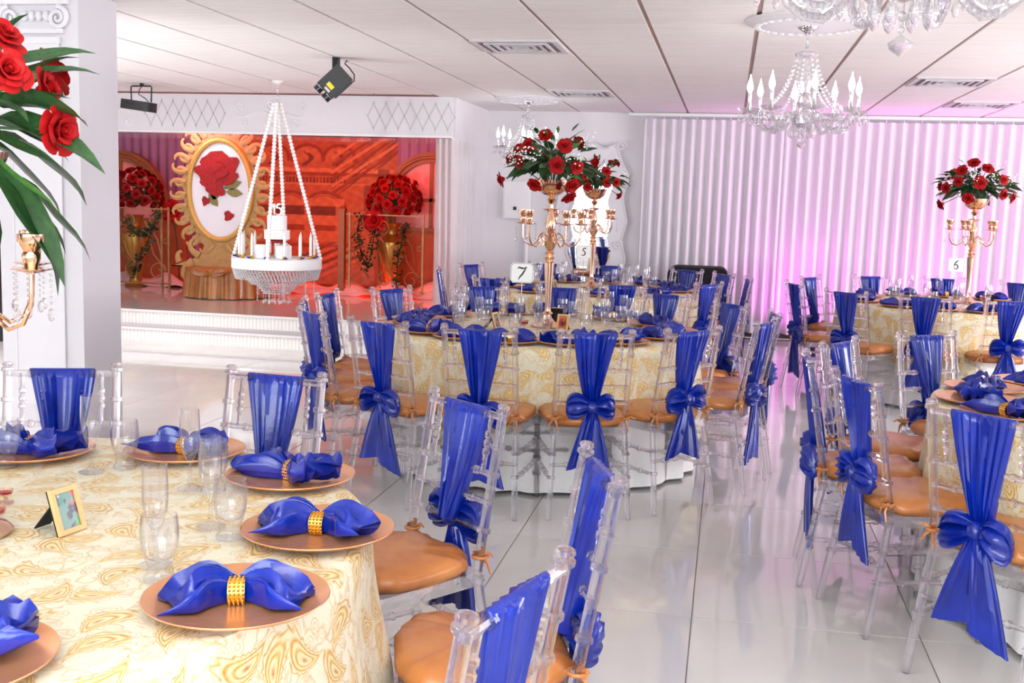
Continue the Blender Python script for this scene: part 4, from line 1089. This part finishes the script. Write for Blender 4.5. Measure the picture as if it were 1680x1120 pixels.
for k in range(16):
    a = 2 * PI * k / 16; r = .13 if k % 2 else .08
    for q in range(8): bd.ball((r * math.cos(a), r * math.sin(a), zz(.62 - q * .018)), .007, 5, 3)
    bd.ball((r * math.cos(a), r * math.sin(a), zz(.455)), .012, 6, 5, 1.8)
for k in range(9):
    a = 2 * PI * k / 9 + .2
    for q in range(13): bd.ball((.36 * math.cos(a), .36 * math.sin(a), zz(.70 - q * .017)), .007, 5, 3)
part('crystal_skirt', bd.mesh('crystal_skirt', 'bead'), t, label='dense skirt of crystal bead strings', kind='stuff')
Q0 = (-4.335, 10.08)
c = thing('tiered_cake', 'small white tiered cake with 15 topper on the hanging platform', 'cake', (Q0[0], Q0[1], .886))
part('top_tier', MB().lathe([(.001, .41), (.092, .41), (.096, .405), (.096, .272), (.001, .272)], 32).mesh('top_tier', 'icing'), c)
part('middle_tier', MB().lathe([(.001, .271), (.12, .271), (.124, .266), (.124, .18), (.001, .18)], 32).mesh('middle_tier', 'icing'), c)
for x_, y_ in ((-.10, -.06), (.09, -.08), (0, .1)):
    part('lower_cake', MB().lathe([(.001, .125), (.072, .125), (.076, .12), (.076, 0), (.001, 0)], 24, (x_ * 1.25, y_ * 1.25, 0)).mesh('lower_cake', 'icing'), c)
part('support', MB().lathe([(.03, .18), (.03, 0)], 14).mesh('support', 'icing'), c)
rb = MB().lathe([(.06, .18), (.11, .165), (.11, .15), (.03, .14), (.03, .0)], 6); part('red_ribbon', rb.mesh('red_ribbon', 'red_petal_flat'), c, label='red ribbon between the tiers')
part('topper', strokes([[(-.04, .06), (-.022, .085), (-.022, .0)], [(.0, .08), (.03, .085)], [(.0, .08), (-.002, .05)], arc(.012, .028, .026, .028, 125, -150)], .008).mesh('topper', 'icing'), c, (0, 0, .415), (0, 0, 0), (1.25, 1.25, 1.25), label='white number 15 topper')
ORD = 'first second third fourth fifth sixth seventh eighth ninth tenth eleventh twelfth thirteenth fourteenth'.split()
for k in range(14):
    a = -PI / 2 - 2 * PI * k / 14 + .15; x_, y_ = Q0[0] + .36 * math.cos(a), Q0[1] + .36 * math.sin(a)
    o = thing('taper_candle', 'white taper candle on cake platform rim, %s clockwise from the cake front' % ORD[k], 'candle', (x_, y_, .886), a, 'candles on the cake platform')
    part('wax', MB().lathe([(.014, .02), (.013, .2), (.006, .235), (.001, .25)], 10).mesh('wax', 'candle'), o)
    part('holder', MB().lathe([(.001, 0), (.026, 0), (.028, .006), (.015, .012), (.017, .03), (.014, .03)], 12).mesh('holder', 'gold'), o)
    fl = MB()
    for q in range(5): fl.ball((.045 + .012 * math.cos(q * 1.26), .012 * math.sin(q * 1.26), .014), .009, 5, 4)
    part('blue_flower', fl.mesh('blue_flower', 'blue'), o, label='tiny blue flower')
# ------------------------------------------------------------------ stage decoration
# printed ballroom backdrop (flat cloth print)
def ballroom(nx=300, nz=210):
    x = np.linspace(320, 662, nx + 1)[None, :] * np.ones((nz + 1, 1)); y = np.linspace(480, 205, nz + 1)[:, None] * np.ones((1, nx + 1))
    img = np.zeros((nz + 1, nx + 1, 3)); img[:] = (.62, .17, .06)
    def put(mask, col, a=1.0): img[mask] = img[mask] * (1 - a) + np.array(col) * a
    hi, lo, dk = (.86, .30, .11), (.40, .08, .03), (.15, .03, .02)
    put((y > 262) & (y < 270), hi); put((y > 270) & (y < 276), lo); put((y > 279) & (y < 289) & (np.sin(x * 1.15) > -.1) & (x < 572), dk, .8); put((y > 289) & (y < 293), hi, .8)
    for cx in (400, 455, 510, 560):
        d = np.hypot(x - cx, (y - 245)); put((np.abs(d - 25) < 3) & (y < 250), lo); put((d < 22) & (y < 250), hi, .35)
        put((np.abs(x - cx + 6 * np.sin(y * .2)) < 4) & (y > 232) & (y < 258), dk, .8); put((np.hypot(x - cx, y - 231) < 4), hi)
    for cx in (370, 425, 482, 538):
        d = np.hypot(x - cx, (y - 340)); put((d < 34) & (y < 342), hi, .5); put((np.abs(d - 33) < 3) & (y < 342), lo); put((np.abs(d - 27) < 1.5) & (y < 342), lo, .6)
        put((np.abs(x - cx) < 24) & (y > 333) & (y < 350), dk, .85); put((np.abs(x - cx) < 24) & (y > 350) & (y < 368), hi, .7); put((np.abs(x - cx) < 24) & (y > 368) & (y < 378), lo)
        put((np.abs(x - cx) < 24) & (y > 378) & (y < 398), hi, .55)
    for cx in (343, 398, 453, 510, 560):
        put((np.abs(x - cx) < 5) & (y > 330) & (y < 405), hi, .6); put((np.abs(x - cx) < 9) & (y > 318) & (y < 332), hi, .8); put((np.abs(x - cx) < 7) & (y > 402) & (y < 410), lo)
    for k in range(6):                                                     # vault running up to the right
        d = (y - (300 - (x - 560) * .78 - k * 13)); put((np.abs(d) < 3.2) & (x > 548), (hi if k % 2 else lo)); put((np.abs(d - 6) < 3) & (x > 548) & (np.sin((x + y) * .55) > .2), dk, .7 if k < 3 else .4)
    put((x > 600) & (y > 275) & (y < 340) & (np.hypot(x - 612, y - 320) < 30), dk, .6); put((x > 622) & (x < 640) & (y > 262) & (y < 350), (.24, .06, .03), .8)
    for k in range(8):
        d = y - (452 - (x - 505) * .55 + k * 7.5 - 26); put((np.abs(d) < 2.2) & (x > 500) & (x < 600) & (y > 398), hi if k % 2 else dk, .8)
    put((y > 440) & (x > 330), (.80, .36, .28), .35)
    put((y > 404) & (y < 409), lo, .8)
    n2 = np.sin(x * .31 + 2 * np.sin(y * .11)) * np.sin(y * .27 + np.sin(x * .13)); img *= (1 + .13 * n2)[..., None]
    return np.clip(img * .85, 0, 1)
img = ballroom(); nzp, nxp = img.shape[0] - 1, img.shape[1] - 1
BY = 14.05; b0, b1 = at_y(316, 480, BY), at_y(664, 205, BY)
def bfn(u, v): return tuple(img[min(nzp, int(round(v * nzp))), min(nxp, int(round(u * nxp)))]) + (1.0,)
bd_ = thing('backdrop', 'printed red ballroom backdrop hanging at the back of the stage', 'backdrop', ((b0.x + b1.x) / 2, BY, 0))
wd = b1.x - b0.x
part('print_cloth', print_mesh(wd, 2.28 - .3, bfn, nxp, nzp, 'print_cloth', 'print'), bd_, (0, 0, (2.28 + .3) / 2), label='print of arches, niches and a staircase')
part('top_pipe', MB().tube([(-wd / 2 - .1, .03, 2.3), (wd / 2 + .1, .03, 2.3)], .02, 8).mesh('top_pipe', 'chrome'), bd_)
part('bottom_hem', MB().tube([(-wd / 2, 0, .30), (wd / 2, 0, .30)], .014, 6).mesh('bottom_hem', 'wood_red'), bd_)
# mauve drapes either side
for x0, x1, lab in ((b0.x - 1.9, b0.x + .15, 'mauve drape behind the arch beside the rose picture'), (b1.x - .05, STX - .06, 'mauve drape behind the arch next to the white drape')):
    d_ = tag(link('stage_curtain', pleats(x0, x1, 13.95, .30, 2.32, .13, .03, 11).mesh('stage_curtain', 'purple', 80)), lab, 'curtain', 'pleated drapes')
# arched window flats
def arch_flat(cx, yy, zc, r1, r2, z0, label, w_panel):
    t = thing('arch_window', label, 'arch window', (cx, yy, STZ), 0, 'arched window flats')
    zc -= STZ; z0 -= STZ
    n = 28; V = []; F_ = []
    prof = [(-r1, z0), *[(-r1 * math.cos(PI * k / n), zc + r1 * math.sin(PI * k / n)) for k in range(n + 1)], (r1, z0)]
    pin = [(-r2, z0), *[(-r2 * math.cos(PI * k / n), zc + r2 * math.sin(PI * k / n)) for k in range(n + 1)], (r2, z0)]
    m = len(prof)
    for y_ in (-.06, .04): V += [(x, y_, z) for x, z in prof] + [(x, y_, z) for x, z in pin]
    for i in range(m - 1):
        F_ += [(i, i + 1, m + i + 1, m + i), (2 * m + i, 3 * m + i, 3 * m + i + 1, 2 * m + i + 1), (i, 2 * m + i, 2 * m + i + 1, i + 1), (m + i, m + i + 1, 3 * m + i + 1, 3 * m + i)]
    part('arch_frame', MB().add(V, F_).mesh('arch_frame', 'wood'), t)
    part('moulding', MB().tube([(x * (r1 + r2) / 2 / r1, -.065, zc + (z - zc) * (r1 + r2) / 2 / r1 if z > zc else z) for x, z in prof], .022, 6).mesh('moulding', 'wood'), t)
    part('mullion', MB().box(-.022, .022, -.03, .01, z0, zc + r2).mesh('mullion', 'wood'), t)
    part('transom', MB().box(-r2, r2, -.03, .01, zc - .02, zc + .02).mesh('transom', 'wood'), t)
    for s in (-1, 1):
        part('pane', MB().box(*sorted((s * .022, s * r2)), -.005, .003, z0, zc - .02).mesh('pane', 'pane_pink'), t)
        q = [(0, .0)] + [(s * r2 * math.cos(PI / 2 * k / 10), r2 * math.sin(PI / 2 * k / 10)) for k in range(11)]
        part('pane', MB().prism(q if s < 0 else q[::-1], -.003, .005, Matrix.Translation((0, 0, zc + .02)) @ Matrix.Rotation(PI / 2, 4, 'X')).mesh('pane', 'pane_pink'), t)
    part('dado_panel', MB().box(-w_panel, w_panel * .9, -.03, .03, 0, z0).mesh('dado_panel', 'wood_red'), t)
    part('sill', MB().box(-w_panel, w_panel * .9, -.08, .04, z0 - .03, z0 + .01).mesh('sill', 'wood'), t)
AYY = 13.55
pr_, pl_ = at_y(708, 322, AYY), at_y(200, 322, AYY)
arch_flat(pr_.x, AYY, pr_.z - .05, .60, .47, 1.12, 'brown arched window with pink panes next to the white drape', .74)
arch_flat(pl_.x, AYY, pl_.z - .05, .66, .52, 1.12, 'brown arched window with pink panes beside the rose picture', 1.05)
# tulle along the foot of the backdrop
def tul(u, v):
    x_ = lerp(-8.0, -3.05, u); y_ = lerp(12.75, 13.5, v)
    h = .20 * math.sin(PI * v) ** .7 * (.6 + .4 * math.sin(9 * u * 3 + 3 * v) * math.sin(23 * u)) + .03 * math.sin(61 * u + 7 * v)
    return (x_, y_, STZ + .003 + max(0, h))
tag(link('tulle_cloud', MB().grid(tul, 120, 16).mesh('tulle_cloud', 'tulle', 80)), 'puffy pink-white tulle along the foot of the backdrop', 'fabric')

# oval rose picture in a carved gold frame
FY = 12.0; S_ = 1 / 139.0
fc = at_y(362, 312, FY); fcx, fcz = fc.x, fc.z
t = thing('rose_picture', 'oval red rose picture in an ornate carved gold frame on stage', 'picture', (fcx, FY, STZ + .345))
oz = fcz - STZ - .345
A_, B_ = .37, .555
def ell(k, a): return (A_ * k * math.cos(a), B_ * k * math.sin(a))
part('oval_panel', MB().prism([ell(1.0, 2 * PI * k / 48) for k in range(48)], -.01, .01, Matrix.Translation((0, 0, oz)) @ Matrix.Rotation(PI / 2, 4, 'X')).mesh('oval_panel', 'panel_white'), t)
part('inner_ring', MB().tube([(1.06 * A_ * math.cos(a), -.02, oz + 1.04 * B_ * math.sin(a)) for a in [2 * PI * k / 64 for k in range(64)]], .034, 8, closed=True).mesh('inner_ring', 'glitter'), t)
pl = MB(); V = []; n = 128
for y_ in (-.005, .03):
    for k in range(n):
        a = 2 * PI * k / n; e = 1.30 + .05 * math.sin(11 * a) + .03 * math.sin(23 * a + 1)
        V.append((A_ * 1.08 * math.cos(a), y_, oz + B_ * 1.06 * math.sin(a))); V.append((A_ * e * math.cos(a), y_, oz + B_ * (e - .04) * math.sin(a)))
F_ = []
for k in range(n):
    l = (k + 1) % n; a, b, c_, d_ = 2 * k, 2 * k + 1, 2 * l, 2 * l + 1; N2 = 2 * n
    F_ += [(a, c_, d_, b), (N2 + a, N2 + b, N2 + d_, N2 + c_), (b, d_, N2 + d_, N2 + b), (a, N2 + a, N2 + c_, c_)]
part('carved_border', pl.add(V, F_).mesh('carved_border', 'ornate'), t)
def curl(mb, x, z, ang, size, turn, w0=.05, y=-.008):
    P = []; R_ = []; px_, pz_ = x, z; a = ang; n = 16
    for i in range(n + 1):
        P.append((px_, y, pz_)); R_.append(lerp(w0, .010, (i / n) ** 1.1)); st = size / n * (1.5 - i / n)
        a += turn * (.07 + .34 * (i / n) ** 1.6); px_ += st * math.cos(a); pz_ += st * math.sin(a)
    mb.tube(P, R_, 8, nrm=(0, 1, 0), flat=.32)
for k in range(30):
    a = 2 * PI * (k + .5) / 30
    if -PI / 2 - .45 < (a if a < PI else a - 2 * PI) < -PI / 2 + .45: continue
    mb = MB(); bx, bz = A_ * 1.22 * math.cos(a), oz + B_ * 1.20 * math.sin(a)
    na = math.atan2(math.sin(a) * A_, math.cos(a) * B_); s = 1 if k % 2 else -1
    curl(mb, bx, bz, na + .5 * s, .24, -s, .036); curl(mb, bx, bz, na - .7 * s, .15, s, .028)
    part('carved_curl', mb.mesh('carved_curl', 'ornate'), t)
st = MB()
st.prism([(-.30, oz - .98 * B_), (-.20, oz - 1.18 * B_), (-.26, oz - 1.4 * B_), (-.40, oz - 1.5 * B_), (-.62, oz - 1.64 * B_), (-.62, 0), (-.2, -.0), (.2, 0), (.62, 0), (.62, oz - 1.64 * B_), (.40, oz - 1.5 * B_), (.26, oz - 1.4 * B_), (.20, oz - 1.18 * B_), (.30, oz - .98 * B_)][::-1], -.02, .02, Matrix.Rotation(PI / 2, 4, 'X'))
part('base_board', st.mesh('base_board', 'ornate'), t)
for s in (-1, 1):
    mb = MB()
    curl(mb, s * .26, oz - 1.40 * B_, PI / 2 - s * 1.2, .26, s, .045, -.03); curl(mb, s * .34, oz - 1.52 * B_, PI / 2 - s * 2.0, .30, -s, .05, -.03); curl(mb, s * .08, oz - 1.12 * B_, -PI / 2 + s * .4, .24, s, .035, -.03); curl(mb, s * .52, .04, PI / 2 - s * .5, .16, s, .04, -.03)
    part('carved_curl', mb.mesh('carved_curl', 'ornate'), t)
def blob(cx, cz, r, n, seed, y, wob=.18):
    rn = random.Random(seed); ph = [rn.uniform(0, 6) for _ in range(3)]
    return MB().prism([(cx + r * (1 + wob * math.sin(3 * a + ph[0]) + wob * .6 * math.sin(5 * a + ph[1])) * math.cos(a), cz + r * (1 + wob * math.sin(3 * a + ph[0]) + wob * .6 * math.sin(5 * a + ph[1])) * math.sin(a)) for a in [2 * PI * k / n for k in range(n)]], y, y + .012, Matrix.Rotation(PI / 2, 4, 'X'))
for i, (px_, py_, r) in enumerate(((352, 268, 20), (374, 272, 19), (338, 284, 17), (358, 292, 22), (378, 290, 14), (356, 308, 15), (346, 300, 14), (366, 282, 11), (358, 274, 8))):
    part('rose_petal', blob((px_ - 362) * S_, oz + (312 - py_) * S_, r * S_, 20, i, .012 + .004 * i).mesh('rose_petal', 'red_petal_flat'), t, label='red fabric petal')
for px_, py_, r in ((337, 330, 7), (377, 353, 8)): part('small_rose', blob((px_ - 362) * S_, oz + (312 - py_) * S_, r * S_, 16, px_, .012).mesh('small_rose', 'red_petal_flat'), t)
for px_, py_, a, L in ((368, 309, .35, 34), (372, 314, -.1, 30), (338, 300, 2.0, 26), (342, 318, -.9, 26), (345, 318, -.3, 16)):
    part('gold_leaf', MB().prism([((px_ - 362) * S_ + S_ * (L * u * math.cos(a) - s * 7 * math.sin(PI * u) * math.sin(a)), oz + (312 - py_) * S_ + S_ * (L * u * math.sin(a) + s * 7 * math.sin(PI * u) * math.cos(a))) for s, us in ((1, [k / 8 for k in range(9)]), (-1, [k / 8 for k in range(7, 0, -1)])) for u in us], .012, .02, Matrix.Rotation(PI / 2, 4, 'X')).mesh('gold_leaf', 'olive'), t)
# draped pedestal
pc = at_y(374, 470, FY)
pd = thing('pedestal', 'round pedestal wrapped in bronze satin under the rose picture', 'pedestal', (pc.x, FY, STZ))
def ped(u, v):
    a = 2 * PI * u; w = .022 * math.sin(17 * a + 2 * math.sin(3 * a)) * (1 - .5 * v) + .012 * math.sin(31 * a)
    r = lerp(.50, .465, v) + w
    return (r * math.cos(a), r * math.sin(a), lerp(.01, .34, v))
pm_ = MB().grid(ped, 160, 8, True); part('satin_skirt', pm_.mesh('satin_skirt', 'gold_satin', 80), pd)
part('satin_top', MB().lathe([(.001, .345), (.45, .343), (.47, .335), (.48, .32)], 40).mesh('satin_top', 'gold_satin'), pd)
part('base_ring', MB().lathe([(.001, 0), (.49, 0), (.49, .012), (.001, .012)], 40).mesh('base_ring', 'black'), pd)
bw = MB()
cloth_roll(bw, [((-.24 + .48 * k / 12, -.50 - .012 * math.sin(k), .31 + .02 * math.cos(k / 12 * 2 * PI)), .012 + .035 * abs(math.sin(2 * PI * k / 24 * 2 - PI)) , .02) for k in range(13)], (0, 0, 1), (0, 1, 0), 20, 5, .4, 2)
part('satin_bow', bw.mesh('satin_bow', 'gold_satin', 70), pd)

# scroll railings
def scroll_panel(x0, x1, z0, z1, y, label, posts):
    t = thing('scroll_railing', label, 'railing', ((x0 + x1) / 2, y, STZ), 0, 'gilded scroll railings')
    w = x1 - x0; a0 = -w / 2; h = z1 - STZ; lo = z0 - STZ
    part('top_bar', MB().box(-w / 2, w / 2, -.008, .008, h - .014, h).mesh('top_bar', 'iron'), t)
    part('bottom_bar', MB().box(-w / 2, w / 2, -.012, .012, lo, lo + .02).mesh('bottom_bar', 'iron'), t)
    for p in posts:
        part('post', MB().box(p * w / 2 - .012, p * w / 2 + .012, -.012, .012, 0, h + .02).mesh('post', 'iron'), t)
    n = 3
    for k in range(n):
        cx = a0 + w * (k + .5) / n; cw = w / n
        m = MB()
        r = cw * .36; zt = h - .03 - r; zb = lo + .03 + r
        m.tube(spiral(cx - cw * .08, zt, r * .25, r, -PI / 2, -1.25, 0) + [(cx + cw * .05, 0, lerp(zt, zb, .35)), (cx + cw * .2, 0, lerp(zt, zb, .7))] + [], .009, 6)
        m.tube(spiral(cx + cw * .05, zb, r * .25, r, PI / 2, -1.25, 0) + [(cx - cw * .1, 0, lerp(zb, zt, .35)), (cx - cw * .25, 0, lerp(zb, zt, .6))], .009, 6)
        m.tube(spiral(cx + cw * .36, lerp(zb, zt, .62), .015, .05, 0, 1.2, 0), .007, 6); m.tube(spiral(cx - cw * .36, lerp(zb, zt, .4), .015, .05, PI, 1.2, 0), .007, 6)
        part('scroll', m.mesh('scroll', 'iron'), t)
RY = 12.95
ra, rb_ = at_y(568, 350, RY), at_y(695, 352, RY)
scroll_panel(ra.x, rb_.x, STZ + .06, ra.z, RY, 'gilded scroll railing before the gold urn next to the white drape', (-.9, 1))
np_ = thing('newel_post', 'square brown newel post at the end of the scroll railing', 'post', (ra.x - .05, RY, STZ))
part('shaft', MB().box(-.04, .04, -.04, .04, .06, 1.04).mesh('shaft', 'wood'), np_); part('plinth', MB().box(-.06, .06, -.06, .06, 0, .06).mesh('plinth', 'wood'), np_); part('cap', MB().lathe([(.07, 1.04), (.07, 1.06), (.03, 1.09), (.001, 1.10)], 4).mesh('cap', 'wood'), np_, (0, 0, 0), (0, 0, PI / 4))
RY2 = 12.45
la, lb2 = at_y(150, 338, RY2), at_y(262, 340, RY2)
scroll_panel(la.x, lb2.x + .12, STZ + .06, la.z, RY2, 'gilded scroll railing before the urn beside the pillar', (-1, .82, 1))

# urns with rose balls
urn_me = MB().lathe([(.001, 0), (.13, 0), (.14, .02), (.09, .05), (.075, .09), (.10, .18), (.15, .40), (.185, .58), (.18, .66), (.12, .72), (.075, .76), (.07, .82), (.10, .88), (.12, .90), (.11, .90), (.001, .86)], 28).mesh('urn', 'brass')
def rose_ball(c, R, n, seed, label, deep):
    rn = random.Random(seed); pts = []
    g = PI * (3 - 5 ** .5)
    for k in range(n):
        zz_ = 1 - 1.55 * (k + .5) / n; r = math.sqrt(max(0, 1 - zz_ * zz_)); a = g * k
        pts.append(Vector(c) + Vector((r * math.cos(a), r * math.sin(a), zz_ * .85)) * R * rn.uniform(.92, 1.05))
    return bouquet(c, R, pts, label, .058, 34, .13, seed, 'stage rose bouquets', deep, breath=False)
uy = 13.22
u1 = at_y(643, 400, uy); u2 = at_y(222, 400, 12.8)
tag(link('urn', urn_me, None, (u1.x, uy, STZ + .002)), 'tall brass urn behind the scroll railing near the white drape', 'urn', 'brass urns')
tag(link('urn', urn_me, None, (u2.x, 12.8, STZ + .002)), 'tall brass urn behind the scroll railing beside the pillar', 'urn', 'brass urns')
f1 = at_y(650, 328, uy); f2 = at_y(222, 316, 12.8)
rose_ball((u1.x + .03, uy, f1.z), .33, 46, 5, 'bright red rose ball on the urn near the white drape', False)
rose_ball((u2.x, 12.8, f2.z), .34, 46, 6, 'dark red rose ball on the urn beside the pillar', True)
# extra red blooms
for px_, py_, yy, lab in ((283, 347, 13.1, 'big red silk bloom between the railing and the rose picture'), (616, 362, 13.0, 'big red silk bloom behind the scroll railing near the white drape')):
    p = at_y(px_, py_, yy); o = thing('silk_bloom', lab, 'flowers', p, 0, 'silk blooms')
    part('bloom', rose_me[0], o, (0, 0, 0), (PI / 2.2, 0, 0), .13); part('stem', MB().tube([(0, 0, -.02), (.03, .05, -.4), (.05, .08, -(p.z - STZ))], .008, 6).mesh('stem', 'leaf'), o)
# ivy garlands
def ivy(path, label, seed, n=150, spread=.05):
    rn = random.Random(seed); P = [Vector(p) for p in path]
    t = thing('ivy_garland', label, 'ivy', P[-1], 0, 'ivy garlands'); o = P[-1]
    m = MB(); m.tube([p - o for p in P], .008, 5); part('vine', m.mesh('vine', 'ivy'), t)
    lv = MB()
    for k in range(n):
        u = rn.random() * (len(P) - 1); i = min(len(P) - 2, int(u)); b = P[i].lerp(P[i + 1], u - i) - o + Vector([rn.uniform(-spread, spread) for _ in range(3)])
        a, e, L = rn.uniform(0, 6.28), rn.uniform(-.8, .8), rn.uniform(.03, .05)
        d = Vector((math.cos(a) * math.cos(e), math.sin(a) * math.cos(e), math.sin(e))); s = d.orthogonal().normalized() * L * .5
        lv.add([b, b + d * L * .5 + s, b + d * L, b + d * L * .5 - s], [(0, 1, 2, 3)])
    part('leaves', lv.mesh('leaves', 'ivy'), t, label='small dark ivy leaves', kind='stuff')
gy = 12.90
ivy([at_y(662, 372, gy - .02), at_y(658, 400, gy - .04), at_y(652, 430, gy - .04), at_y(650, 472, gy - .04)], 'ivy garland hanging down the brass urn near the white drape', 1)
ivy([at_y(592, 352, gy), at_y(586, 380, gy - .04), at_y(592, 415, gy - .04), at_y(602, 440, gy - .04), at_y(610, 412, gy - .04), at_y(616, 372, gy - .02)], 'looped ivy garland on the scroll railing near the white drape', 2, 220)
ivy([at_y(205, 362, 12.4), at_y(222, 382, 12.38), at_y(245, 380, 12.38), at_y(262, 345, 12.4)], 'ivy swag along the top of the railing beside the pillar', 3, 160)
ivy([at_y(252, 372, 12.4), at_y(238, 408, 12.38), at_y(224, 430, 12.38), at_y(220, 452, 12.38)], 'ivy garland trailing down the railing beside the pillar', 4, 140)

# ------------------------------------------------------------------ back wall: mirror, panel, black case
t = thing('wall_mirror', 'tall white ornate mirror on the back wall behind the number five table', 'mirror', (-1.63, YB - .045, .40))
def outline(k, n, wx, hz, bump, kx):
    a = 2 * PI * k / n; c, s = math.cos(a), math.sin(a)
    x_ = math.copysign(abs(c) ** .42, c) * wx; z_ = math.copysign(abs(s) ** .5, s) * hz
    f = 1 + bump * math.sin(4 * PI * (z_ / hz) * .9 + kx) * (abs(c) ** .3)
    return (x_ * f, z_ + bump * .5 * math.cos(9 * x_ / wx) * (abs(s) ** 2))
n = 120; V = []; HZ = .90
for y_ in (-.03, .03):
    for k in range(n):
        x_, z_ = outline(k, n, .42, HZ, .075, 1.2); V.append((x_, y_, z_ + HZ))
        x_, z_ = outline(k, n, .245, HZ * .80, .12, .6); V.append((x_, y_ * .6, z_ + HZ - .03))
F_ = []
for k in range(n):
    l = (k + 1) % n; a, b, c_, d_ = 2 * k, 2 * k + 1, 2 * l, 2 * l + 1; N2 = 2 * n
    F_ += [(a, c_, d_, b), (N2 + a, N2 + b, N2 + d_, N2 + c_), (b, d_, N2 + d_, N2 + b), (a, N2 + a, N2 + c_, c_)]
part('frame', MB().add(V, F_).mesh('frame', 'relief'), t)
part('glass', MB().box(-.33, .33, .005, .012, .12, 1.72).mesh('glass', 'mirror'), t, label='silver mirror glass')
part('outer_bead', MB().tube([(lambda q: (q[0] * .985, -.03, q[1] * .99 + HZ))(outline(k, n, .42, HZ, .075, 1.2)) for k in range(n)], .012, 6, closed=True).mesh('outer_bead', 'relief'), t)
part('inner_bead', MB().tube([(lambda q: (q[0], -.022, q[1] + HZ - .03))(outline(k, n, .245, HZ * .80, .12, .6)) for k in range(n)], .011, 6, closed=True).mesh('inner_bead', 'relief'), t)
for s, z_ in ((1, .62), (-1, 1.30), (1, 1.78), (-1, 1.78)):
    part('scroll', MB().tube(spiral(s * .34, z_, .06, .012, 0, 1.4 * s, -.034), .011, 6).mesh('scroll', 'relief'), t)
t = thing('electric_panel', 'white electrical box with a pipe on the back wall', 'electrical box', (-2.53, YB - .062, 1.30))
part('box', MB().box(-.17, .17, 0, .05, 0, .44).mesh('box', 'white'), t)
part('door', MB().box(-.15, .15, -.008, 0, .02, .42).mesh('door', 'white'), t)
part('latch', MB().box(-.035, .0, -.02, -.008, .10, .14).mesh('latch', 'black'), t)
part('conduit', MB().tube([(.13, .02, 0), (.13, .02, -1.2)], .025, 8).mesh('conduit', 'white'), t)
t = thing('black_case', 'black cloth-covered case with rounded top behind the number five chairs', 'case', (-.31, 12.3, 0))
def rc(w, h, r=.06):
    p = [(-w, 0), (w, 0)]
    for cx, a0 in ((w - r, 0), (-w + r, PI / 2)):
        for k in range(7): a = a0 + PI / 2 * k / 6; p.append((cx + r * math.cos(a), h - r + r * math.sin(a)))
    return p
part('body', MB().prism(rc(.31, .80), -.2, .2, Matrix.Rotation(PI / 2, 4, 'X')).mesh('body', 'velvet'), t)
part('lid', MB().prism(rc(.325, .85, .09), -.21, .21, Matrix.Rotation(PI / 2, 4, 'X') ).mesh('lid', 'velvet'), t, (0, 0, 0), (0, 0, 0), (1, 1, 1))
part('handle', MB().tube([(-.06, -.2, .6), (-.06, -.24, .6), (.06, -.24, .6), (.06, -.2, .6)], .01, 6).mesh('handle', 'chrome'), t)
t = thing('loudspeaker', 'black loudspeaker edge showing past the pillar at the left border', 'loudspeaker', (-7.16, 9.55, 0))
part('cabinet', MB().box(-.28, .28, -.2, .2, 0, 1.5).mesh('cabinet', 'black_plastic'), t); part('grille', MB().box(-.25, .25, -.212, -.2, .06, 1.44).mesh('grille', 'black'), t)
for z_ in (.45, 1.05): part('cone', MB().lathe([(.17, 0), (.16, .01), (.05, .006), (.001, .004)], 20, (0, -.213, z_), rot=Matrix.Rotation(PI / 2, 3, 'X')).mesh('cone', 'black'), t)
for k, used in enumerate(proto_used):
    assert used, k
